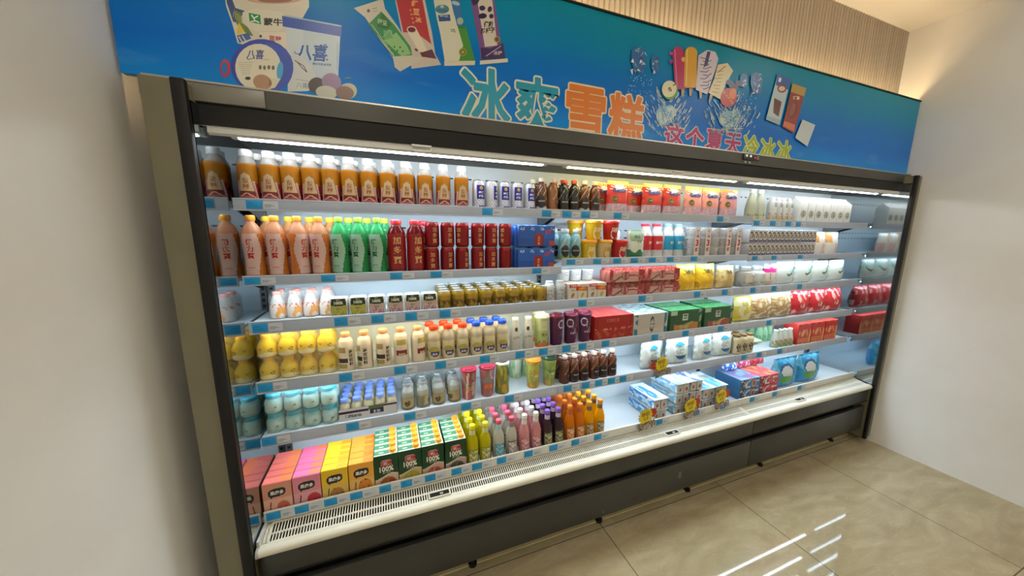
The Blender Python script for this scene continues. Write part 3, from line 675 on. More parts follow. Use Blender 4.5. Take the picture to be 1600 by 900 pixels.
# ------------------------------------------------------------------ goods: one of each kind, then copies
PROTO, USED, SIZE = {}, set(), {}
def kind(key, name, cat, w, h):
    r = thing(name); r['category'] = cat; PROTO[key] = r; SIZE[key] = (w, h); return r
def put(key, x, y, z, label, group=None, rz=0.0, tilt=0.0):
    p = PROTO[key]
    o = p if key not in USED else copy_tree(p)
    USED.add(key)
    o.location = (x, y, z); o.rotation_euler = (tilt, 0, rz); o['label'] = label
    if group: o['group'] = group
    elif 'group' in o: del o['group']
    return o
ORD = ['first', 'second', 'third', 'fourth', 'fifth', 'sixth', 'seventh', 'eighth', 'ninth', 'tenth', 'eleventh', 'twelfth']
ROWS = ['front row', 'second row', 'third row', 'fourth row', 'fifth row']
def base(lv): return LEVEL[lv] - (DECK_DROP if lv == 'D' else SHELF_DROP) + .0004
def row(key, lv, pxs, dy, desc, group, rows=1, pitch=0.065, z0=0.0, rz=None, shift=0.0, keys=None, start_row=0, minx=-9):
    """one or more rows of a kind on a shelf; pxs are the columns the front row stands in"""
    w, h = SIZE[key]; z = base(lv) + z0; y0 = Y_LIP + dy
    xc = [xs(p, y0, z + h * .55) for p in pxs]
    xc[0] = max(xc[0], minx)
    for i in range(1, len(xc)):                       # neighbours touch at most
        if xc[i] - xc[i - 1] < w + .0008: xc[i] = xc[i - 1] + w + .0008
    n = len(xc)
    for r in range(rows):
        for i, x in enumerate(xc):
            k = keys[i] if keys else key
            d = desc[i] if isinstance(desc, list) else desc
            pos = '' if n == 1 else (', leftmost' if i == 0 else ', rightmost' if i == n - 1 else ', %s from left' % ORD[i])
            lab = d + pos + (', ' + ROWS[r + start_row] if rows > 1 or start_row else '')
            put(k, x + shift * r, y0 + pitch * r, z, lab, group if n * rows > 1 else None, (rz[i] if rz else 0.0))
    return xc
def cyl(r, z, a0=0.0, e=0.0012):
    rf = r if callable(r) else (lambda q: r)
    def f(x, y):
        R = rf(z + y) + e; a = x / R + a0
        return (R * math.sin(a), -R * math.cos(a), z + y)
    return f
def vtext(m, t, size, r, z, col, a0=0.0, bold=.03, e=0.0012, step=1.08):
    n = len(t)
    for i, ch in enumerate(t): m.text(ch, size, cyl(r, z + (n - 1) / 2 * size * step - i * size * step, a0, e), col, bold)
    return m
def flat(y, z, x=0.0, e=0.0006): return lambda a, b: (x + a, y - e, z + b)
def interp(prof):
    def f(z):
        for (r0, z0), (r1, z1) in zip(prof, prof[1:]):
            if z0 <= z <= z1 and z1 > z0: return r0 + (r1 - r0) * (z - z0) / (z1 - z0)
        return prof[-1][0] if z > prof[-1][1] else prof[0][0]
    return f
def speck(u, v, s=9.0, seed=0.0): return noise.noise(Vector((u * s, v * s, seed)))
def screw_cap(r, z0, h, col, parent, mat='gloss', name='cap'):
    m = MB().lathe([(r * .97, z0), (r, z0 + h * .08), (r, z0 + h * .86), (r * .9, z0 + h), (0.0005, z0 + h)], col, mat, 20, top=False)
    for k in range(20):
        a = k / 20 * 6.2832; m.box((r * math.cos(a), r * math.sin(a), z0 + h * .42), (.0012, .0012, h * .7), col, mat, rz=a)
    return m.build(name, parent)
def can(key, r, h, col, name='drink_can', mat='canmetal', lid='c9c9c6', neck=None, deco=None):
    t = kind(key, name, 'can', 2 * r, h)
    MB().lathe([(r * .82, 0), (r * .9, .002), (r, .008), (r, h - .014), (r * .84, h - .003)], col, mat, 24, bot=True, top=False).build('body', t)
    MB().lathe([(r * .84, h - .004), (r * .87, h - .002), (r * .87, h), (r * .80, h), (r * .78, h - .004), (.0005, h - .004)], lid, 'metal', 24, bot=False, top=False).build('lid', t)
    MB().box((0, -r * .25, h - .003), (r * .35, r * .5, .0014), 'b5b5b2', 'metal', .0005).build('pull_tab', t)
    if deco: deco(t)
    return t

# --- drink bottles of the top left shelves
def k_amber():
    r, h = .031, .182
    t = kind('amber', 'tea_bottle', 'bottle', 2 * r + .001, h)
    MB().lathe([(.026, 0), (r, .005), (r, .05), (r, .126), (r * .99, .132)], ['7a1a16', '86211a', 'd08c20', 'e09a2a'], 'liquid', 24, top=True).build('body', t)
    MB().lathe([(r * .99, .1325), (r * .9, .142), (.022, .154), (.0185, .160)], 'e4e2de', 'clear', 24, bot=False, top=False).build('neck', t)
    screw_cap(.0195, .158, .024, 'f1f3f3', t)
    def paint(u, v):
        a = .25 + .50 * (1 - v)
        if v > .74: a = .38 * max(0, (.84 - v)) / .10
        if abs(u) < a - .05:
            if v < .28: return 'd8a090' if abs(v - (.22 - abs(u) * .22)) < .018 else '6e1d18' if v > .13 else '93504c'
            return 'c2a276'
        if abs(u) < a: return '4a4224' if v > .2 else '6e1d18'
        if abs(u) < a + .17 and v < .58: return 'd4a39c'
        if v < .52: return '8a1613'
        return None
    m = MB().band(r, .004, .120, paint, 40, 36, -80, 80)
    vtext(m, '东园', .019, r, .062, '8a4a30')
    m.build('label', t)
k_amber()
row('amber', 'A1', [387 + (721 - 387) * (i / 11) ** .94 for i in range(12)], .042, 'amber tea bottle with white cap on top left shelf', 'amber tea bottles on the top shelf', 2, .066, shift=.012)
can('beer', .0285, .126, 'cfd1da', 'beer_can', deco=lambda t: (MB().band(.0285, .004, .116, lambda u, v: ('2c3190' if .36 < v < .88 and abs(u) < .5 else '3a3f9a' if v < .12 and u > -.3 else ('a9adc4' if (u * 3 + v * 7) % 1.0 < .45 else 'd6d8e0') if v < .36 else None), 30, 28, -85, 85, 'canmetal').add([cyl(.0285, .092)(.008 * math.cos(k / 12 * 6.283), .008 * math.sin(k / 12 * 6.283)) for k in range(12)], [tuple(range(12))], 'c8a83c', 'paper').text('啤酒', .012, cyl(.0285, .072), 'eef0f4', .03).text('纯生', .011, cyl(.0285, .057), 'eef0f4', .03).build('label', t)))
BEX = row('beer', 'A1', [748, 767, 787, 807, 827], .036, 'slim silver and blue beer can on top left shelf', 'beer cans', rz=[.15, .9, .05, 0, .1])
COFF = [(.025, 0), (.0295, .005), (.0295, .06), (.027, .072), (.0285, .095), (.022, .122), (.0135, .132), (.0135, .14)]
def k_coffee(key, body, cap, swirl, lab, txt, name='coffee_bottle', low=None):
    t = kind(key, name, 'bottle', .06, .157)
    f = interp(COFF)
    MB().lathe(COFF, body, 'gloss', 22).build('body', t)
    screw_cap(.0145, .139, .018, cap, t)
    def paint(u, v):
        if (u + .25) ** 2 * 1.6 + ((v - .34) * 2.6) ** 2 < .42: return lab
        if low and v < .14: return low
        if v > .40 and swirl and abs(((u * 1.3 - (v - .4) * 2.4) % .9) - .45) < .09 * (1.2 - v): return swirl
        return None
    MB().band(f, .004, .126, paint, 30, 34, -88, 88).text(txt, .0085, cyl(f, .048, -.3), 'd8d4cc', .02).build('label', t)
k_coffee('coffee_swirl', '5f3820', 'ede4d2', 'e2ccb0', '17120f', 'NESCAFÉ', low='9ab0c4')
k_coffee('coffee_caramel', '8a5630', 'efe8da', 'c79a68', '5a3417', 'NESCAFÉ')
k_coffee('coffee_black', '17110e', 'd8562a', '9a948c', '0c0a09', 'NESCAFÉ', low='2a1c18')
k_coffee('coffee_brown', '532a1c', 'f0d8c0', 'b98a60', '140f0d', 'NESCAFÉ', low='54302a')
KK = ['coffee_swirl', 'coffee_caramel', 'coffee_black', 'coffee_black', 'coffee_swirl', 'coffee_brown']
DD = ['coffee bottle with swirl and cream cap on top shelf', 'caramel brown coffee bottle with cream cap on top shelf', 'black coffee bottle with orange cap on top shelf', 'black coffee bottle with orange cap on top shelf', 'coffee bottle with swirl and cream cap on top shelf', 'brown coffee bottle with cream cap on top shelf']
row('coffee_swirl', 'A1', [836, 853, 870, 887, 905, 921], .036, DD, 'coffee bottles on the top shelf', 2, .066, keys=KK, shift=-.016, rz=[0, 1.2, .2, -.1, .1, .3], minx=BEX[-1] + .0625)
# --- stand-up pouches
def k_pouch(key, c1, c2, band, w=.134, h=.170):
    t = kind(key, 'yogurt_pouch', 'pouch', w, h)
    def paint(u, v):
        if v > .88: return 'e6b93c' if v < .96 else 'f0d060'
        if (u - .05) ** 2 * .9 + ((v - .78) * 2.6) ** 2 < .16 and v > .70: return 'eef0f4'
        if v < .30: return c2 if speck(u, v, 4, 3) > -.15 else band
        return c1
    B = MB().pillow(w, h, .052, paint, 20, 26, 'gloss', .07, .9, .002, 2); F = B.front; B.build('body', t)
    m = MB(); S = lambda e: (lambda x, z: (x, F(x, z) - e, z))
    for i in range(9):
        a = math.radians(8 + i * 20.5); P = lambda r, da: S(.0004)(-.002 + r * math.cos(a + da), .122 + r * .78 * math.sin(a + da))
        m.poly([P(.034, -.07), P(.034, .07), P(.056, .05), P(.056, -.05)], 'f0e4dc')
    m.text('Gentle', .031, lambda x, b: S(.0010)(x, .122 + b + x * .05), '2c46a0', .04)
    for R, c_, e in ((.018, '8a7a4c', .0006), (.013, '5c5236', .0012)): m.add([S(e)(-.032 + R * math.cos(k / 16 * 6.283), .076 + R * math.sin(k / 16 * 6.283)) for k in range(16)], [tuple(range(16))], c_, 'paper')
    m.text('儿童', .010, lambda x, b: S(.0018)(-.032 + x, .076 + b), 'c8b478', .02)
    for i in range(3):
        L_ = .05 + .012 * i; m.poly([S(.0006)(-.045, .022 + i * .007), S(.0006)(-.045 + L_, .022 + i * .007), S(.0006)(-.045 + L_, .0245 + i * .007), S(.0006)(-.045, .0245 + i * .007)], 'efe0e4')
    m.build('label', t)
k_pouch('pouch_red', 'c0302e', 'b8a4c0', 'd8b0c4')
k_pouch('pouch_pink', 'e09aa0', 'c9a8c8', 'e8b8c0')
for i, (k, x, dy, rz, lab) in enumerate((
    ('pouch_red', xs(965, 1.51, 1.84), .040, 0, 'red yogurt pouch with yellow top, leftmost in front row on top shelf'),
    ('pouch_red', xs(1019, 1.51, 1.84), .040, 0, 'red yogurt pouch with yellow top, second in front row on top shelf'),
    ('pouch_red', xs(1050, 1.51, 1.84), .040, .08, 'red yogurt pouch with yellow top, third in front row on top shelf'),
    ('pouch_red', xs(993, 1.58, 1.84), .110, 0, 'red yogurt pouch standing behind the gap between first two front pouches'),
    ('pouch_red', xs(943, 1.58, 1.84), .110, .1, 'red yogurt pouch in back row beside the coffee bottles'),
    ('pouch_red', xs(1072, 1.60, 1.84) - .14, .112, 0, 'red yogurt pouch in back row left of the pink ones'),
    ('pouch_pink', xs(1083, 1.51, 1.84), .040, 0, 'pink yogurt pouch with yellow top, first of front three on top shelf'),
    ('pouch_pink', xs(1110, 1.51, 1.84), .040, 0, 'pink yogurt pouch with yellow top, middle of front three on top shelf'),
    ('pouch_pink', xs(1139, 1.51, 1.84), .040, -.05, 'pink yogurt pouch with yellow top, last of front three on top shelf'),
    ('pouch_pink', xs(1139, 1.51, 1.84) - .02, .112, 0, 'pink yogurt pouch at the back right end of top shelf'))):
    put(k, x, Y_LIP + dy, base('B1'), lab, 'yogurt pouches on the top shelf', rz)
# --- right bay, top shelf
def k_white(key, prof, cap_r, cap_h, col, cap, name, cat, paint, texts=(), mat='milky', nu=28, nv=30):
    h = prof[-1][1] + cap_h * .85
    t = kind(key, name, cat, 2 * max(p[0] for p in prof) + .001, h); f = interp(prof)
    MB().lathe(prof, col, mat, 22).build('body', t)
    if cap: screw_cap(cap_r, prof[-1][1] - cap_h * .15, cap_h, cap, t)
    if paint:
        m = MB().band(f, prof[0][1] + .003, prof[-1][1] - .004, paint, nu, nv, -88, 88)
        for s_, sz, z, c, a0 in texts: m.text(s_, sz, cyl(f, z, a0), c, .02)
        m.build('label', t)
    return t
k_white('soy', [(.027, 0), (.033, .006), (.033, .085), (.024, .14), (.016, .168), (.016, .18)], .017, .022, 'd8dcc4', 'eef0ea', 'milk_bottle', 'bottle', lambda u, v: ('8c8c64' if .16 < v < .28 and speck(u, v, 16) > .1 else 'd0cda0' if v < .12 else None))
row('soy', 'C1', [1174, 1187], .04, 'tall pale green milk bottle on top right shelf', 'tall milk bottles')
def k_pack(key, name, n, d, pitch, prof, cap, col, film, fh, paint=None, cap_r=.012, cap_h=.012, label=None, mat='milky', py=None, front=None, cat='pack'):
    """a shrink-wrapped pack: every bottle a part with its own cap"""
    py = py or pitch; h = prof[-1][1] + cap_h
    t = kind(key, name, cat, n * pitch + .004, h + .002); f = interp(prof)
    b0 = MB().lathe(prof, col, mat, 16); 
    if paint: b0.band(f, prof[0][1] + .002, prof[-1][1] - .003, paint, 20, 22, -90, 90)
    first = None
    for j in range(d):
        for i in range(n):
            x, y = (i - (n - 1) / 2) * pitch, (j - (d - 1) / 2) * py
            if first is None:
                first = b0.build('bottle', t)
                MB().lathe([(cap_r, prof[-1][1] - .002), (cap_r, prof[-1][1] + cap_h * .8), (cap_r * .9, prof[-1][1] + cap_h), (.0004, prof[-1][1] + cap_h)], cap, 'gloss', 14, top=False).build('cap', first); o = first
            else: o = copy_tree(first, t)
            o.location = (x, y, 0)
    if film:
        R = max(p[0] for p in prof); w, dd = n * pitch + .001, d * py + .001; out = []
        for cx, cy, a0 in ((w / 2 - R, dd / 2 - R, 0), (-w / 2 + R, dd / 2 - R, 90), (-w / 2 + R, -dd / 2 + R, 180), (w / 2 - R, -dd / 2 + R, 270)):
            for q in range(5):
                a = math.radians(a0 + q * 22.5); out.append((cx + (R + .001) * math.cos(a), cy + (R + .001) * math.sin(a)))
        nn = len(out); hs = (0.001, fh * .5, fh); vs = [(x, y, z) for z in hs for x, y in out]
        fs = [(k * nn + i, k * nn + (i + 1) % nn, (k + 1) * nn + (i + 1) % nn, (k + 1) * nn + i) for k in range(2) for i in range(nn)]
        vs += [(x * .9, y * .86, h + .001) for x, y in out]
        fs += [(2 * nn + i, 2 * nn + (i + 1) % nn, 3 * nn + (i + 1) % nn, 3 * nn + i) for i in range(nn)] + [tuple(range(3 * nn, 4 * nn))]
        MB().add(vs, fs, film, 'film', True).build('shrink_film', t)
    if front: front(t, n * pitch, -(d * py) / 2)
    return t
k_pack('fruit4', 'bottle_pack', 4, 1, .056, [(.022, 0), (.027, .004), (.027, .118), (.018, .135), (.012, .142)], 'f2f4f2', 'e6e8e0', 'ffffff', .145,
       lambda u, v: ('9c9c94' if .66 < v < .92 and abs(u) < .35 else 'c0a058' if .1 < v < .28 and speck(u, v, 7) > -.1 else 'c08a80' if .28 < v < .42 and speck(u, v, 9, 4) > .15 else None), .014, .016)
put('fruit4', xs(1220, 1.51, 1.83), Y_LIP + .04, base('C1'), 'shrink-wrapped pack of four white bottles printed with fruit, top right shelf')
def k_gable():
    t = kind('gable', 'milk_carton', 'carton', .08, .178)
    w = .04
    MB().box((0, 0, .068), (.08, .08, .136), 'e6e8e4', 'paper', .001).build('body', t)
    MB().add([(-w, -w, .136), (w, -w, .136), (w, w, .136), (-w, w, .136), (-w, 0, .170), (w, 0, .170)], [(0, 1, 5, 4), (2, 3, 4, 5), (0, 4, 3), (1, 2, 5)], 'f0f2f0', 'paper').box((0, 0, .1735), (.08, .004, .009), 'f0f2f0', 'paper').build('gable_top', t)
    m = MB()
    for R, c, e in ((.026, '3c4a3c', .0005), (.021, 'dfe4dc', .001), (.015, '4f6a4c', .0015)): m.add([(R * math.cos(k / 18 * 6.283), -.04 - e, .058 + R * math.sin(k / 18 * 6.283) * .9) for k in range(18)], [tuple(range(18))], c, 'paper')
    m.panel((-.012, -.042, .056), (.024, 0, 0), (0, 0, .005), 'dfe4dc', 1, 1); m.build('label', t)
k_gable()
x0 = xs(1244, 1.515, 1.82)
for i in range(7): put('gable', x0 + .02 + i * .086, Y_LIP + .046, base('C1'), 'white gable-top milk carton with round green mark, %s from left on top right shelf' % ORD[i], 'gable-top milk cartons')
# --- second shelf, left bay
PEACH = [(.030, 0), (.034, .006), (.033, .03), (.030, .065), (.031, .10), (.0345, .145), (.033, .165), (.024, .190), (.0135, .204), (.0135, .213)]
def k_soda(key, liquid, cap, lab, txt, spot, rot=0.0, blot=None):
    t = kind(key, 'soda_bottle', 'bottle', .0705, .231); f = interp(PEACH)
    MB().lathe(PEACH, liquid, 'liquid', 24).build('body', t)
    screw_cap(.0150, .211, .020, cap, t)
    def paint(u, v):
        a = .60 + .14 * math.cos((v - .55) * 6.5)
        if v > .97: return None
        if abs(u) < a: return lab
        if abs(u) < a + .05: return spot
        return blot
    m = MB().band(f, .012, .168, paint, 32, 34, -88, 88, 'milky')
    vtext(m, txt, .023, f, .108, 'b4281c' if spot != '2e7a4c' else '1c5a38', 0, .025)
    m.panel((0, 0, 0), (.0001, 0, 0), (0, 0, .0001), lab, 1, 1)
    for i in range(2): m.text('运动饮料' if i else '—————', .006, cyl(f, .030 + i * .008), spot, .01)
    m.build('label', t)
k_soda('peach', 'eeb084', 'e0902a', 'ecd0c4', '健力寶', 'c8684c', blot='d8822c')
k_soda('peach_y', 'eaa868', 'eac02c', 'e8c8b4', '健力寶', 'c8684c', blot='e09a30')
k_soda('green', '4cc87c', '9cc03a', 'b4dcc4', '健力寶', '2e7a4c', blot='2a9a52')
k_soda('green_y', '4cc87c', 'd8dc3c', 'b4dcc4', '健力寶', '2e7a4c', blot='2a9a52')
A2X = row('peach', 'A2', [394, 432, 467, 500], .042, 'peach soda bottle with orange cap', 'peach soda bottles', rz=[-.05, -.05, .75, -.35], minx=CX0 + .037)
for i, x in enumerate(A2X): put('peach_y', x + .03, Y_LIP + .115, base('A2'), 'peach soda bottle with yellow cap behind the orange caps, %s from left' % ORD[i], 'peach soda bottles')
GX = row('green', 'A2', [528, 559, 588], .042, 'green soda bottle, front row on second shelf', 'green soda bottles', rz=[-.45, -.45, -.45], minx=A2X[-1] + .0715)
for i, x in enumerate(GX): put('green_y', x + .03, Y_LIP + .115, base('A2'), 'green soda bottle with yellow cap in back row, %s from left' % ORD[i], 'green soda bottles')
JDB = [(.031, 0), (.0365, .006), (.0365, .165), (.032, .182), (.020, .198), (.020, .206)]
def k_redpet():
    t = kind('redpet', 'herbal_tea_bottle', 'bottle', .074, .224); f = interp(JDB)
    MB().lathe(JDB, ['7a0e12', '860f14', '860f14', '7a1416', 'a87068', 'a87068'], 'liquid', 24).build('body', t)
    screw_cap(.0215, .205, .019, 'd8343c', t)
    m = MB().band(f, .010, .166, lambda u, v: '860f13' if v > .04 else '6a0c10', 28, 16, -90, 90)
    vtext(m, '加多寶', .034, .0365, .098, 'd2a868', 0, .012, step=1.2); m.build('label', t)
k_redpet()
RX = row('redpet', 'A2', [620, 649], .044, 'red herbal tea bottle with red cap on second shelf', 'red herbal tea bottles', rz=[0, .25])
put('redpet', RX[1] + .045, Y_LIP + .125, base('A2'), 'red herbal tea bottle standing in back row beside red cans', 'red herbal tea bottles')
def deco_jdb(t):
    vtext(MB().band(.0305, .010, .092, lambda u, v: ('c8c4b8' if False else '7e0e12' if speck(u, v, 4) > -.6 else '861418'), 24, 10, -90, 90, 'canmetal'), '加多寶', .021, .0305, .052, 'c89a5c', 0, .008, step=1.15).panel((.028, -.013, .016), (.0028, .011, 0), (0, 0, .042), 'b0a49a', 1, 1).build('label', t)
can('jdb', .0305, .108, '860f14', 'herbal_tea_can', deco=deco_jdb, lid='b8a898')
CX = [675, 699, 722, 746, 767, 789]
row('jdb', 'A2', CX, .042, 'red herbal tea can in bottom layer of stack', 'stacked red herbal tea cans', rz=[0, .3, .55, .3, .1, 1.2])
row('jdb', 'A2', CX, .042, 'red herbal tea can in top layer of stack', 'stacked red herbal tea cans', z0=.1095, rz=[.25, .2, -.75, .15, .2, -.8])
def k_bluepack():
    w, h, d = .204, .106, .132
    t = kind('bluepack', 'can_pack', 'pack', w, h)
    m = MB()
    for i in range(3):
        for j in range(2): m.lathe([(.03, .001), (.0335, .008), (.0335, h - .012), (.028, h - .001)], ['1d4f9c', '1c4a98', '3f78c0'], 'gloss', 18, ((i - 1) * .0672, (j - .5) * .064, 0))
    m.build('can_cluster', t)
    def paint(u, v):
        if v > .93: return '2e63ac'
        if v < .05: return '173f86'
        q = ((u - .10) / .25) ** 2
        if q < 1 and v < .66 - .12 * q: return '8e1f20' if (q < .8) else '5c1616'
        if v > .78 and abs(((u + .9) % .55) - .1) < .1 and speck(u, v, 20) > 0: return 'c8d8ec'
        if u > .66 and v < .26: return 'a03a34'
        return '1a57ae' if v > .4 else '184b9c'
    m = MB().panel((-w / 2 + .006, -.0665, .003), (w - .012, 0, 0), (0, 0, h - .008), paint, 44, 26, 'gloss')
    m.text('红罐', .022, lambda x, y: (.066 + x, -.0675, .075 + y + x * .15), 'c84a3c', .03)
    vtext_flat = [m.text(c, .013, (lambda q: lambda x, y: (.010 + x, -.0675, q + y))(.045 - i * .014), 'd8a878', .02) for i, c in enumerate('加多寶')]
    m.build('wrapper_print', t)
k_bluepack()
bx = xs(831, 1.54, 1.58)
put('bluepack', bx, Y_LIP + .072, base('A2'), 'blue shrink-wrapped can pack, lower of the two stacked', 'blue can packs')
put('bluepack', bx, Y_LIP + .072, base('A2') + .107, 'blue shrink-wrapped can pack, upper of the two stacked', 'blue can packs')
# --- second shelf, middle bay
k_coffee('teal', '7fb0b4', 'e8ecec', 'd8e8e8', '141414', 'NESCAFÉ', low='8a9a5c')
row('teal', 'B2', [881, 899], .038, 'teal coffee bottle with round black label on second shelf', 'teal coffee bottles', rz=[.25, -.05])
for i, p in enumerate((866, 884)): put('teal', xs(p, 1.585, 1.6), Y_LIP + .11, base('B2'), 'teal coffee bottle in back row, %s from left' % ORD[i], 'teal coffee bottles')
def k_cup(key, col, lid, mark, name='instant_drink_cup'):
    h = .102
    t = kind(key, name, 'cup', .096, h)
    pr = [(.034, 0), (.036, .003), (.043, .085), (.0445, .088)]
    MB().lathe(pr, col, 'gloss', 24).build('body', t)
    MB().lathe([(.0445, .086), (.0475, .087), (.0475, .097), (.045, .101), (.043, .102), (.041, .099), (.0005, .099)], lid, 'gloss', 24, top=False).build('lid', t)
    f = interp(pr)
    MB().band(f, .006, .082, lambda u, v: (mark if abs(math.hypot(u - .05, (v - .35) * 1.1) - .42) < .05 and v < .5 else None if not (.45 < v < .62 and abs(u) < .4 and speck(u, v, 12) > .1) else mark), 30, 22, -80, 80).text('热饮', .02, cyl(f, .055), mark, .03).build('label', t)
k_cup('cup_yellow', 'e2b21c', 'e89a1c', 'f4ecc0'); k_cup('cup_red', 'b8201c', 'd8281e', 'f0d8c8'); k_cup('cup_pale', 'd8c48c', 'e8a828', 'c88c28')
cx = [xs(p, 1.53, 1.57) for p in (918, 942, 966)]
cx = [cx[0], max(cx[1], cx[0] + .098), max(cx[2], cx[0] + .196)]
put('cup_yellow', cx[0], Y_LIP + .052, base('B2'), 'yellow drink cup with orange lid at the left of the bottom layer', 'lidded drink cups')
put('cup_pale', cx[1], Y_LIP + .052, base('B2'), 'pale cream drink cup with yellow lid in middle of bottom layer', 'lidded drink cups')
put('cup_red', cx[2], Y_LIP + .052, base('B2'), 'red drink cup with red lid in bottom layer beside green pouch', 'lidded drink cups')
put('cup_yellow', cx[0] + .03, Y_LIP + .052, base('B2') + .1025, 'yellow drink cup stacked on top of the bottom cups', 'lidded drink cups')
put('cup_red', cx[1] + .04, Y_LIP + .052, base('B2') + .1025, 'red drink cup stacked on top of the pale cup', 'lidded drink cups')
put('cup_yellow', cx[0] - .02, Y_LIP + .155, base('B2'), 'yellow drink cup at back left behind teal bottles', 'lidded drink cups')
put('cup_yellow', cx[0] - .02, Y_LIP + .155, base('B2') + .1025, 'yellow drink cup stacked at back left behind teal bottles', 'lidded drink cups')
FRONT = {}
def k_flatpouch(key, name, w, h, d, paint, texts=(), mat='foil', seed=1, wr=.002, low=.5, cat='pouch', seal=.06, foot=False):
    t = kind(key, name, cat, w, h)
    m = MB().pillow(w, h, d, paint, 24, 28, mat, seal, low, wr, seed, foot); F = m.front; FRONT[key] = F
    m.build('body', t)
    if texts:
        m = MB()
        for s_, sz, x, z, c in texts: m.text(s_, sz, (lambda x_, z_: lambda a, b: (x_ + a, F(x_ + a, z_ + b) - .001, z_ + b))(x, z), c, .03)
        m.build('lettering', t)
    return t
k_flatpouch('milkpouch', 'milk_pouch', .112, .155, .04, lambda u, v: ('2f6a44' if v < .26 + .06 * math.sin(u * 5) else '8fa583' if v > .62 and u * u + (v - .78) ** 2 * 8 < .7 else 'd3dacb'), (('特仑', .020, 0, .118, '4c5c48'), ('牧场', .014, .01, .092, '5c6a54')), 'gloss', 3)
k_flatpouch('whitepouch', 'milk_pouch', .112, .155, .03, lambda u, v: ('3c8a5c' if v > .82 and u < -.6 else 'e8ece6'), (('纯牛奶', .018, .01, .118, '6a7a70'),), 'gloss', 4)
mx = xs(991, 1.50, 1.59)
put('milkpouch', mx + .004, Y_LIP + .024, base('B2'), 'green and cream milk pouch standing in front of red-labelled bottles')
put('whitepouch', cx[2] + .004, Y_LIP + .125, base('B2'), 'white milk pouch behind the red lidded cup')
MILK = [(.033, 0), (.040, .006), (.040, .125), (.030, .155), (.022, .172), (.022, .18)]
for key, lab, c in (('milk_red', 'b01f22', 'cf3a48'), ('milk_blue', '1d84a4', '8fb4bc')):
    k_white(key, MILK, .0235, .016, 'e3e2dc', c, 'milk_bottle', 'bottle', lambda u, v, L=lab: (L if .24 < v < .70 else ('c8c4bc' if .05 < v < .2 and speck(u, v, 18) > .2 else None)), (('鲜牛奶', .018, .085, 'e8dcd0', 0),))
MKX = row('milk_red', 'B2', [1007, 1022, 1037, 1052], .075, ['white milk bottle with red label and red cap on second shelf'] * 2 + ['white milk bottle with blue label and blue cap on second shelf'] * 2, 'labelled milk bottles', keys=['milk_red', 'milk_red', 'milk_blue', 'milk_blue'], rz=[.6, 0, .5, 0])
def k_three(key, strip):
    w, h, d = .088, .178, .09
    t = kind(key, 'yogurt_cup_stack', 'pack', w, h); first = None
    for i in range(3):
        m = MB().lathe([(.030, 0), (.032, .004), (.039, .05), (.042, .052), (.042, .056), (.0005, .056)], ['e4e2de', 'dedcd8', 'e8e6e2', 'f0f0ee', 'f2f2f0'], 'milky', 18, top=False).band(interp([(.030, 0), (.039, .05)]), .008, .046, lambda u, v: ('30302e' if speck(u, v, 5, 2.5) > .28 else '5a4a7c' if v < .16 and abs(u) < .6 else None), 24, 12, -85, 85) if first is None else None
        o = m.build('cup', t) if first is None else copy_tree(first, t)
        first = first or o; o.location = (0, 0, .0005 + i * .0588)
    if strip:
        m = MB().box((.0, -.044, .09), (.040, .002, .174), 'e0d8d4', 'gloss', .0008)
        for q in range(34): m.poly([((-1) ** q * .018 + .0, -.0456, .008 + q * .0049), ((-1) ** q * .018 + .002, -.0456, .010 + q * .0049), ((-1) ** q * .018 - .003, -.0456, .012 + q * .0049)], 'a8323c')
        m.text('买', .020, flat(-.0452, .15), 'a83a40', .03).text('送', .020, flat(-.0452, .122), 'a83a40', .03).text('3', .050, flat(-.0452, .085), 'b02430', .04).text('杯', .022, flat(-.0452, .045), 'b02430', .05)
        m.build('promotion_strip', t)
    MB().box((0, 0, h / 2), (w - .001, w - .002, h - .003), 'ffffff', 'film', .02, 3).build('shrink_film', t)
k_three('three', True); k_three('three_plain', False)
row('three', 'B2', [1066, 1083, 1103, 1121, 1139], .05, ['shrink-wrapped yogurt cup stack with red number three strip'] * 2 + ['plain shrink-wrapped yogurt cup stack without red strip'] + ['shrink-wrapped yogurt cup stack with red number three strip'] * 2, 'yogurt cup stacks', keys=['three', 'three', 'three_plain', 'three', 'three'], minx=MKX[-1] + .087)
# --- second shelf, right bay
def k_milkcluster():
    w, h, d = .172, .088, .12
    t = kind('milkcluster', 'milk_carton_pack', 'pack', w, h); first = None
    for i in range(4):
        if first is None:
            m = MB().box((0, 0, .042), (.041, .11, .084), 'd8d8d6', 'paper', .0015)
            m.panel((-.02, -.0555, .004), (.040, 0, 0), (0, 0, .076), lambda u, v: ('463a74' if v < .22 else 'b8862c' if abs(u) < .3 and .5 < v < .68 else '2e2d30' if speck(u, v, 3.2, 6) > .08 else 'd8d8d6'), 12, 20)
            first = m.build('carton', t); o = first
        else: o = copy_tree(first, t)
        o.location = ((i - 1.5) * .0425, 0, .001)
    MB().box((0, 0, h / 2), (w - .001, d, h - .001), 'ffffff', 'film', .006).build('shrink_film', t)
k_milkcluster()
x0 = xs(1150, 1.53, 1.58)
for i in range(4):
    for j in range(2): put('milkcluster', max(x0, 2.185) + .088 + i * .175, Y_LIP + .066, base('C2') + j * .0885, '%s pack of black and white milk cartons with purple base, %s from left' % (('lower', 'upper')[j], ORD[i]), 'black and white milk carton packs')
k_flatpouch('creampouch', 'yogurt_pouch', .15, .165, .05, lambda u, v: ('d8a060' if v > .55 and u < -.3 else 'e0b4b0' if v < .5 and u > .2 else 'e6e2d6'), (), 'gloss', 6)
for i in range(2): put('creampouch', max(x0, 2.185) + .80 + i * .16, Y_LIP + .05, base('C2'), 'cream yogurt pouch with orange and pink print, %s on second right shelf' % ('nearer' if i == 0 else 'farther'), 'cream yogurt pouches')
